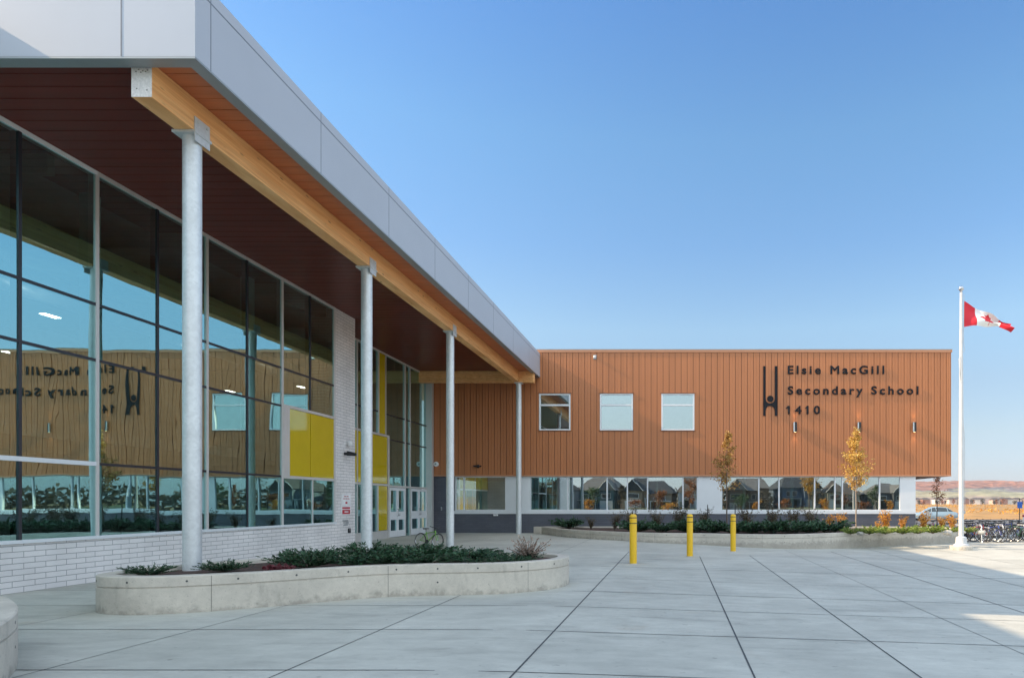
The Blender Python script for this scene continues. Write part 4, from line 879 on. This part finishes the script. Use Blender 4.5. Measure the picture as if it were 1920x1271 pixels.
for dx, dy in [(45,-863),(-25,-75),(-86,-23),(-859,151),(116,-320),(-3,-45),(-17,-28),(-941,-762),(212,-99),(33,-35),(1,-44),(-186,-572),(542,115),(45,-5),(28,-33),(105,-247),(423,454),(60,18),(51,-75),(-204,-1052),(327,189),(52,5),(39,-32),(332,-652)]:
    x += dx; y += dy; leafp.append((x, y))
leafp = leafp + [(-a, b_) for a, b_ in leafp[::-1][1:]]
def inleaf(u, v):
    X, Y = (u-.5)*9600, (v-.5)*4800; c = False; j = len(leafp)-1
    for i in range(len(leafp)):
        xi, yi = leafp[i]; xj, yj = leafp[j]
        if (yi > Y) != (yj > Y) and X < (xj-xi)*(Y-yi)/(yj-yi)+xi: c = not c
        j = i
    return c
def flagpos(u, v):
    x = 1.84*u - .05*math.sin(u*6.3+v*2)*u
    zt = -.96*u - .03*math.sin(u*5)
    zb = -.99 - (.0 if u < .72 else (u-.72)*.95)
    vv = v + .10*u*math.sin(v*6.28)
    z = zt + (zb-zt)*vv + .02*math.sin(u*14+v*5)
    yy = .13*math.sin(u*9.5+v*2.4)*(.25+u) + .20*u*math.sin(v*6.5)
    return (x, yy, z)
b = MB(); nu, nv = 160, 80
b.v = [(FX+.12+p[0], FY+p[1], 9.43+p[2]) for j in range(nv+1) for i in range(nu+1) for p in [flagpos(i/nu, j/nv)]]
for j in range(nv):
    for i in range(nu):
        u, v = (i+.5)/nu, (j+.5)/nv; b.f.append((j*(nu+1)+i, j*(nu+1)+i+1, (j+1)*(nu+1)+i+1, (j+1)*(nu+1)+i)); b.m.append(0 if (u < .25 or u > .75 or inleaf(u, v)) else 1)
fl = b.build('flag', [M['red'], M['flagwhite']], None, 60); tag(fl, 'red and white maple leaf flag flying from the white flagpole', 'flag')

# ------------------------------------------------------------------ BICYCLES
def bicycle(color, seed=0, rwh=.33):
    fm = mat('bicycle_paint', color, .3, 0, .05, coat=.4)
    t = thing('bicycle', 'x', 'bicycle'); s = rwh/.33
    def P(x, z, y=0): return (x*s, y*s, z*s)
    f = MB(); bb = P(-.06, .28); ra = P(-.50, .33); fa = P(.52, .33); st_ = P(-.20, .72); ht = P(.34, .78); hb = P(.375, .66)
    f.tube([bb, st_], .016, 8); f.tube([P(-.185, .66), P(.345, .74)], .015, 8); f.tube([bb, hb], .018, 8); f.tube([ht, hb], .019, 8)
    for sy in (-.05, .05):
        f.tube([P(-.06, .28, sy*.4), P(-.50, .33, sy)], .009, 6); f.tube([P(-.185, .66, sy*.3), P(-.50, .33, sy)], .008, 6); f.tube([hb, P(.40, .60, sy), P(.52, .33, sy)], .011, 6)
    f.build('frame', fm, t, 50, world=False)
    for cx_ in (-.50, .52):
        w_ = MB(); n = 28; pts = [P(cx_+.315*math.cos(a*2*math.pi/n), .33+.315*math.sin(a*2*math.pi/n)) for a in range(n+1)]
        w_.tube(pts, .020, 6, False); wo = w_.build('wheel', M['tyre'], t, 60, world=False)
        w_ = MB(); pts = [P(cx_+.293*math.cos(a*2*math.pi/n), .33+.293*math.sin(a*2*math.pi/n)) for a in range(n+1)]; w_.tube(pts, .009, 4, False); w_.build('rim', M['chrome'], wo, 60, world=False)
        w_ = MB()
        for a in range(14): an = a*2*math.pi/14; w_.tube([P(cx_, .33, .02*(-1)**a), P(cx_+.29*math.cos(an), .33+.29*math.sin(an))], .0022, 3, False)
        w_.tube([P(cx_, .33, -.05), P(cx_, .33, .05)], .02, 8); w_.build('spokes', M['chrome'], wo, world=False)
    h = MB(); h.tube([P(.34, .78), P(.325, .90)], .014, 8); h.tube([P(.28, .96, -.30), P(.34, .92, -.18), P(.36, .90, 0), P(.34, .92, .18), P(.28, .96, .30)], .013, 8); h.build('handlebar', M['black'], t, 50, world=False)
    h = MB(); h.tube([P(-.20, .70), P(-.225, .86)], .012, 8); h.add([P(-.36, .88, -.08), P(-.36, .88, .08), P(-.20, .89, .04), P(-.05, .88, .02), P(-.05, .88, -.02), P(-.20, .89, -.04), P(-.34, .83, -.05), P(-.34, .83, .05), P(-.06, .85, .012), P(-.06, .85, -.012)],
            [(0,5,4,3,2,1),(0,1,7,6),(1,2,8,7),(2,3,8),(3,4,9,8),(4,5,9),(5,0,6,9),(6,7,8,9)]); h.build('saddle', M['black'], t, 50, world=False)
    h = MB(); h.lathe((0,0,0), [(.01,-.005),(.09,-.005),(.09,.005),(.01,.005)], 18); h.v = [P(-.06+v[0], .28+v[1], -.045+v[2]) for v in h.v]
    h.tube([P(-.06, .28, -.06), P(.06, .16, -.07)], .009, 6); h.tube([P(-.06, .28, .06), P(-.18, .40, .07)], .009, 6); h.box(.02*s, .11*s, -.15*s, -.07*s, .145*s, .165*s); h.box(-.22*s, -.13*s, .07*s, .15*s, .395*s, .415*s)
    h.build('crankset', M['black'], t, world=False)
    return t
kb = bicycle((.13, .34, .02), rwh=.25); kb.location = (-8.42, 22.55, 0); kb.rotation_euler = (R(-6), 0, R(-24)); tag(kb, 'small lime green bicycle leaning on the third steel column', 'bicycle')
cols = [('black', (.02,.02,.02)), ('blue', (.03,.07,.35)), ('red', (.35,.02,.02)), ('grey', (.22,.23,.25)), ('dark green', (.02,.10,.05)), ('white', (.6,.6,.6))]
pr = [(n, bicycle(c)) for n, c in cols]; used = set()
row = []
random.seed(5)
for i in range(17): row.append((12.95+i*.315+random.uniform(-.06, .06), 31.3+random.uniform(-.35, .35), R(-50+random.uniform(-14, 14))+(math.pi if random.random() < .4 else 0), 'front'))
for i in range(15): row.append((12.6+i*.42+random.uniform(-.06, .06), 34.9+random.uniform(-.3, .3), R(-60+random.uniform(-12, 12))+(math.pi if random.random() < .5 else 0), 'back'))
cnt = {}
order = [0, 3, 1, 0, 2, 5, 1, 0, 3, 0, 4, 1, 0, 2, 3, 0, 1, 3, 0, 2, 1, 0, 5, 3, 0, 1, 0, 4, 1, 0, 3, 2]
for i, (x, y, a, rw) in enumerate(row):
    n, pb = pr[order[i]]; k = i if rw == 'front' else i-17
    fst = n not in used; used.add(n); c = pb if fst else copy_tree(pb); c.location = (x, y, -.30); c.rotation_euler = (R(random.uniform(-7, 7)), 0, a)
    c['label'] = '%s bicycle, %s from the left in the %s row beyond the flagpole' % (n, ORD[k], rw); c['group'] = 'bicycles parked at the racks'; c['category'] = 'bicycle'
rk = None
for i in range(6):
    x = 13.2+i*1.0; y = 31.0
    if rk is None:
        rk = thing('bike_rack', 'x', 'bike rack', (x, y, -.30), 0, 'steel hoops of the bicycle parking')
        b = MB(); b.tube([(0,-.35,0), (0,-.35,.70), (0,-.28,.80), (0,.28,.80), (0,.35,.70), (0,.35,0)], .019, 10); b.build('hoop', M['galv'], rk, 50, world=False)
        b = MB(); 
        for q in (-.35, .35): b.lathe((0,q,0), [(.07,0),(.07,.012)], 12)
        b.build('foot_plate', M['galv'], rk, world=False); c = rk
    else: c = copy_tree(rk); c.location = (x, y, -.30)
    c['label'] = 'grey steel hoop, %s from the flagpole among the parked bicycles' % ORD[i]

# ------------------------------------------------------------------ CARS
def car(label, loc, rz, color, suv=False):
    t = thing('parked_car', label, 'car', loc, rz); pm = mat('car_paint', color, .25, .2, .02, coat=.8)
    hh = .16 if suv else 0
    # stations: x, bottom z, belt z, half width
    ST = [(-2.25,.42,.62,.60),(-2.15,.28,.84,.80),(-1.7,.22,.93,.87),(-1.0,.2,.94,.90),(0,.2,.93,.91),(.9,.2,.91,.90),(1.5,.22,.84,.88),(2.0,.25,.72,.82),(2.22,.32,.60,.66),(2.28,.40,.52,.5)]
    b = MB(); ring = []
    for x, z0, z1, hw in ST:
        z1 += hh
        ring += [(x,-hw*.94,z0),(x,-hw,z0+.12),(x,-hw,(z0+z1)*.55),(x,-hw*.93,z1),(x,-hw*.5,z1+.03),(x,hw*.5,z1+.03),(x,hw*.93,z1),(x,hw,(z0+z1)*.55),(x,hw,z0+.12),(x,hw*.94,z0)]
    n = 10; fs = [(i*n+k, i*n+(k+1) % n, (i+1)*n+(k+1) % n, (i+1)*n+k) for i in range(len(ST)-1) for k in range(n)]; fs += [tuple(range(n))[::-1], tuple((len(ST)-1)*n+k for k in range(n))]
    b.add(ring, fs); body = b.build('body', pm, t, 35, world=False)
    CB = [(-1.75,.92,.92,.78) if not suv else (-2.0,.95,.98,.78), (-1.15,.93,1.36,.64) if not suv else (-1.75,.95,1.55,.68), (-.2,.93,1.44,.62) if not suv else (-.2,.95,1.62,.66), (.35,.93,1.38,.63), (1.2,.9,.90,.76)]
    def cab(grow, name, m, zlo, zhi, par):
        b = MB(); rg = []
        for x, z0, z1, hw in CB:
            zz0 = z0+hh; zz1 = z1+hh*(0 if suv else 1); a0 = zz0+(zz1-zz0)*zlo; a1 = zz0+(zz1-zz0)*zhi; w0 = .80+(hw-.80)*zlo; w1 = .80+(hw-.80)*zhi
            rg += [(x,-w0-grow,a0),(x,-w1-grow,a1),(x,w1+grow,a1),(x,w0+grow,a0)]
        fs = [(i*4+k, i*4+(k+1) % 4, (i+1)*4+(k+1) % 4, (i+1)*4+k) for i in range(len(CB)-1) for k in range(4)]+[(3,2,1,0), (16,17,18,19)]
        b.add(rg, fs); return b.build(name, m, par, 35, world=False)
    cab(0, 'window_glass', M['carglass'], 0, .93, t); cab(.012, 'roof', pm, .90, 1.02, t)
    b = MB()
    for x in (-1.2, -.1, .45): 
        for s in (-1, 1): b.tube([(x, s*.80, .93+hh), (x+(.12 if x < 0 else -.05), s*.655, 1.38+hh)], .03, 6)
    b.build('pillar', pm, t, world=False)
    for x in (-1.38, 1.42):
        for s in (-1, 1):
            b = MB(); b.tube([(x, s*.68, .32), (x, s*.90, .32)], .32, 22); wo = b.build('wheel', M['tyre'], t, 40, world=False); b = MB(); b.tube([(x, s*.90, .32), (x, s*.912, .32)], .2, 14); b.build('rim', M['chrome'], wo, 40, world=False)
    for s in (-1, 1):
        b = MB(); b.tube([(2.05, s*.60, .62+hh*.6), (2.2, s*.58, .60+hh*.6)], .09, 10); b.build('headlight', M['whitesign'], t, 40, world=False)
        b = MB(); b.box(-2.24, -2.1, s*.62-.12, s*.62+.12, .68+hh, .82+hh); b.build('tail_light', M['redsign'], t, world=False)
        b = MB(); b.box(.75, .9, s*.9-.03+s*.06, s*.9+.03+s*.06, .90+hh, 1.02+hh); b.build('mirror', pm, t, world=False)
    return t
car('pale blue grey sedan parked beyond the corner of the brown wing', (27.0, 69, -.33), R(172), (.30, .40, .47))
car('white car cut by the right edge beyond the bicycles', (27.4, 47.5, -.33), R(12), (.75, .75, .74), True)
t = thing('parking_sign', 'small blue parking sign on a thin pole at the right edge', 'sign', (24.1, 46.3, -.33))
b = MB(); b.tube([(24.1, 46.3, -.33), (24.1, 46.3, 1.85)], .03, 8); b.build('post', M['black'], t); b = MB(); b.box(23.93, 24.27, 46.24, 46.27, 1.15, 1.6); b.build('sign_face', M['bluesign'], t)

# ------------------------------------------------------------------ HOUSES
def house(label, loc, rz, w_, d_, h_, wallc, roofc, group, detail=True, gable=True, trimc=(.75,.75,.75)):
    t = thing('house', label, 'house', loc, rz, group); wm = mat('house_wall', wallc, .85, 0, .1, .5); rm = mat('roof_shingle', roofc, .9, 0, .15, 1.2); tm = mat('house_trim', trimc, .6, 0, .02)
    b = MB(); b.box(-w_/2, w_/2, -d_/2, d_/2, -.3, h_)
    if detail: b.box(-w_/2+.6, -.3, d_/2, d_/2+1.8, -.3, h_*.98)          # projecting gabled bay
    b.build('wall', wm, t, world=False)
    rh = w_*.30; b = MB(); o = .5
    if gable:
        b.add([(-w_/2-o,-d_/2-o,h_),(w_/2+o,-d_/2-o,h_),(w_/2+o,d_/2+o,h_),(-w_/2-o,d_/2+o,h_),(-w_/2+w_*.22,0,h_+rh),(w_/2-w_*.22,0,h_+rh)], [(0,1,5,4),(2,3,4,5),(1,2,5),(3,0,4),(0,3,2,1)])
    if detail:
        xa, xb_ = -w_/2+.2, .1; xm = (xa+xb_)/2; y1 = d_/2+2.3; b.add([(xa,0,h_),(xb_,0,h_),(xm,0,h_+rh*.85),(xa,y1,h_),(xb_,y1,h_),(xm,y1,h_+rh*.85)], [(0,3,5,2),(4,1,2,5),(3,4,5)])
    ro = b.build('roof', rm, t, world=False)
    if detail:
        b = MB(); 
        b.tube([(xa-.1,y1+.02,h_-.05),(xm,y1+.02,h_+rh*.87)], .09, 4); b.tube([(xb_+.1,y1+.02,h_-.05),(xm,y1+.02,h_+rh*.87)], .09, 4); b.build('gable_trim', tm, ro, world=False)
        yf = d_/2
        for (a, c, z0, z1, yy) in [(-w_/2+1.6, -1.4, h_*.58, h_*.80, yf+1.81), (1.2, 2.4, h_*.58, h_*.80, yf+.01), (3.2, 4.4, h_*.58, h_*.80, yf+.01), (2.8, 4.6, .9, 2.2, yf+.01)]:
            if c > w_/2-.3: c = w_/2-.3
            b = MB(); b.box(a-.14, c+.14, yy, yy+.05, z0-.14, z1+.14); wo = b.build('window', tm, t, world=False)
            b = MB(); b.box(a, c, yy+.05, yy+.06, z0, z1); b.build('pane', M['carglass'], wo, world=False)
        b = MB(); b.box(-w_/2+1.1, -.8, yf+1.81, yf+1.87, -.2, 2.3); b.build('garage_door', tm, t, world=False)
        b = MB(); b.box(1.0, 2.0, yf+.01, yf+.08, -.1, 2.1); b.build('door', M['black'], t, world=False)
        b = MB(); b.box(.3, w_/2, yf, yf+1.9, 2.5, 2.7); b.box(.5, .7, yf+1.6, yf+1.8, -.3, 2.5); b.box(w_/2-.4, w_/2-.2, yf+1.6, yf+1.8, -.3, 2.5); b.build('porch', tm, t, world=False)
    return t
HC = [('slate blue', (.13,.17,.22)), ('beige', (.42,.36,.27)), ('charcoal', (.10,.105,.11)), ('red brick', (.25,.10,.07)), ('grey', (.22,.24,.26)), ('dark teal', (.05,.10,.12)), ('tan brick', (.33,.24,.16)), ('pale grey', (.45,.46,.46)), ('brown', (.16,.10,.07))]
for i in range(14):
    n, c = HC[i % 9]
    hs_ = house('%s two storey house, %s in the row mirrored in the ground floor windows' % (n, ORD[i]), (-88+i*13.6, -124+random.uniform(-7, 3), -.3), random.uniform(-.25, .25), random.uniform(9.5, 13.5), 11, random.uniform(4.4, 6.3), c, [(.05,.055,.06), (.11,.09,.075), (.16,.15,.14)][i % 3], 'houses mirrored in the windows', trimc=[(.75,.75,.75), (.45,.40,.34), (.60,.60,.56)][(i//2) % 3])
    hs_.scale.x = -1 if i % 2 else 1
tl = [('garden_tree', 'rust', .14), ('garden_tree', 'dull', .14), ('garden_tree', 'green', .16)]
for i in range(20):
    k = (i*2+i//3) % 3; tree('garden_tree', '%s garden tree, %s along the street mirrored in the windows' % (['rust red','brown','green'][k], ORD[i]), 'tree', (-66+i*8+random.uniform(-2, 2), -82+random.uniform(-6, 6), -.35), random.uniform(3.2, 7.5), .2, random.uniform(1.2, 2.6), tl[k][1], 900, 60+i, .34, .12, 'bark', 'street trees mirrored in the windows')
random.seed(91)
far = [('pale', (.60,.50,.44)), ('cream', (.72,.66,.58)), ('brick red', (.35,.18,.13)), ('tan', (.48,.36,.28))]
for i in range(16):
    n, c = far[(i*3) % 4]; x = 252+i*9.2 if i > 2 else 250+i*6
    house('%s distant house, %s in the row below the wooded ridge' % (n, ORD[i]), (x+random.uniform(-1, 1), 700+random.uniform(-8, 8), -.3), math.pi, random.uniform(6.6, 7.8), 9, random.uniform(4.6, 5.6), c, (.085,.07,.065), 'distant houses below the ridge', False)
random.seed(92)
for i in range(18):
    tree('distant_tree', '%s distant tree, %s along the edge of the field' % (['rust brown', 'dull brown'][i % 2], ORD[i]), 'tree', (236+i*8.4+random.uniform(-2.5, 2.5), 668+random.uniform(-12, 12), -.3), random.uniform(3.0, 5.5), .1, random.uniform(1.6, 2.6), ['rust', 'dull'][i % 2], 150, 200+i, 1.1, .3, 'bark', 'distant trees below the ridge')

for i in range(16):
    k = (i+1) % 2; tree('garden_bush', '%s low bush, %s along the plaza edge mirrored in the windows' % (['orange', 'rust red'][k], ORD[i]), 'bush', (-50+i*7.1+random.uniform(-2, 2), -58+random.uniform(-4, 4), -.35), random.uniform(1.6, 2.6), .08, random.uniform(1.0, 1.7), ['orange', 'rust'][k], 420, 300+i, .28, .07, 'bark', 'low bushes mirrored in the windows')
# far wood behind the mirrored houses: one mass nobody could count
random.seed(93); b = MB()
for i in range(12000):
    x = random.uniform(-230, 240); hh = 5.5+3.5*noise.noise(Vector((x*.05, 0, 0)))+1.5*noise.noise(Vector((x*.3, 4, 0)))
    leaf(b, Vector((x, -136+random.uniform(-6, 6), -.3+hh*random.random())), rv().normalized(), random.uniform(.9, 2.0), random.uniform(.6, 1.2))
tag(b.build('woodland', M['dull']), kind='stuff')

random.seed(94); b = MB()
for i in range(520):
    y = 110+560*random.random()**1.2; x = y*random.uniform(.28, .60)
    if noise.noise(Vector((x*.02, y*.008, 2))) < -.05: continue
    for q in range(9): leaf(b, Vector((x, y, -.35))+Vector((random.uniform(-1.6, 1.6), random.uniform(-1, 1), random.uniform(0, .6))), rv().normalized(), random.uniform(.3, .8), .3)
tag(b.build('field_scrub', M['orange']), kind='stuff')
# autumn air: pale haze that softens the far ridge
hb = MB(); hb.box(-3010, 3010, -3010, 3010, -1.6, 64); hm, hnt, hout = new_mat('pale_air')
hv = N(hnt, 'ShaderNodeVolumePrincipled', inputs={'Color': (.80, .86, .95, 1), 'Density': .00017, 'Anisotropy': .3}); L(hnt, hv.outputs[0], hout.inputs['Volume'])
tag(hb.build('haze', hm), kind='stuff')
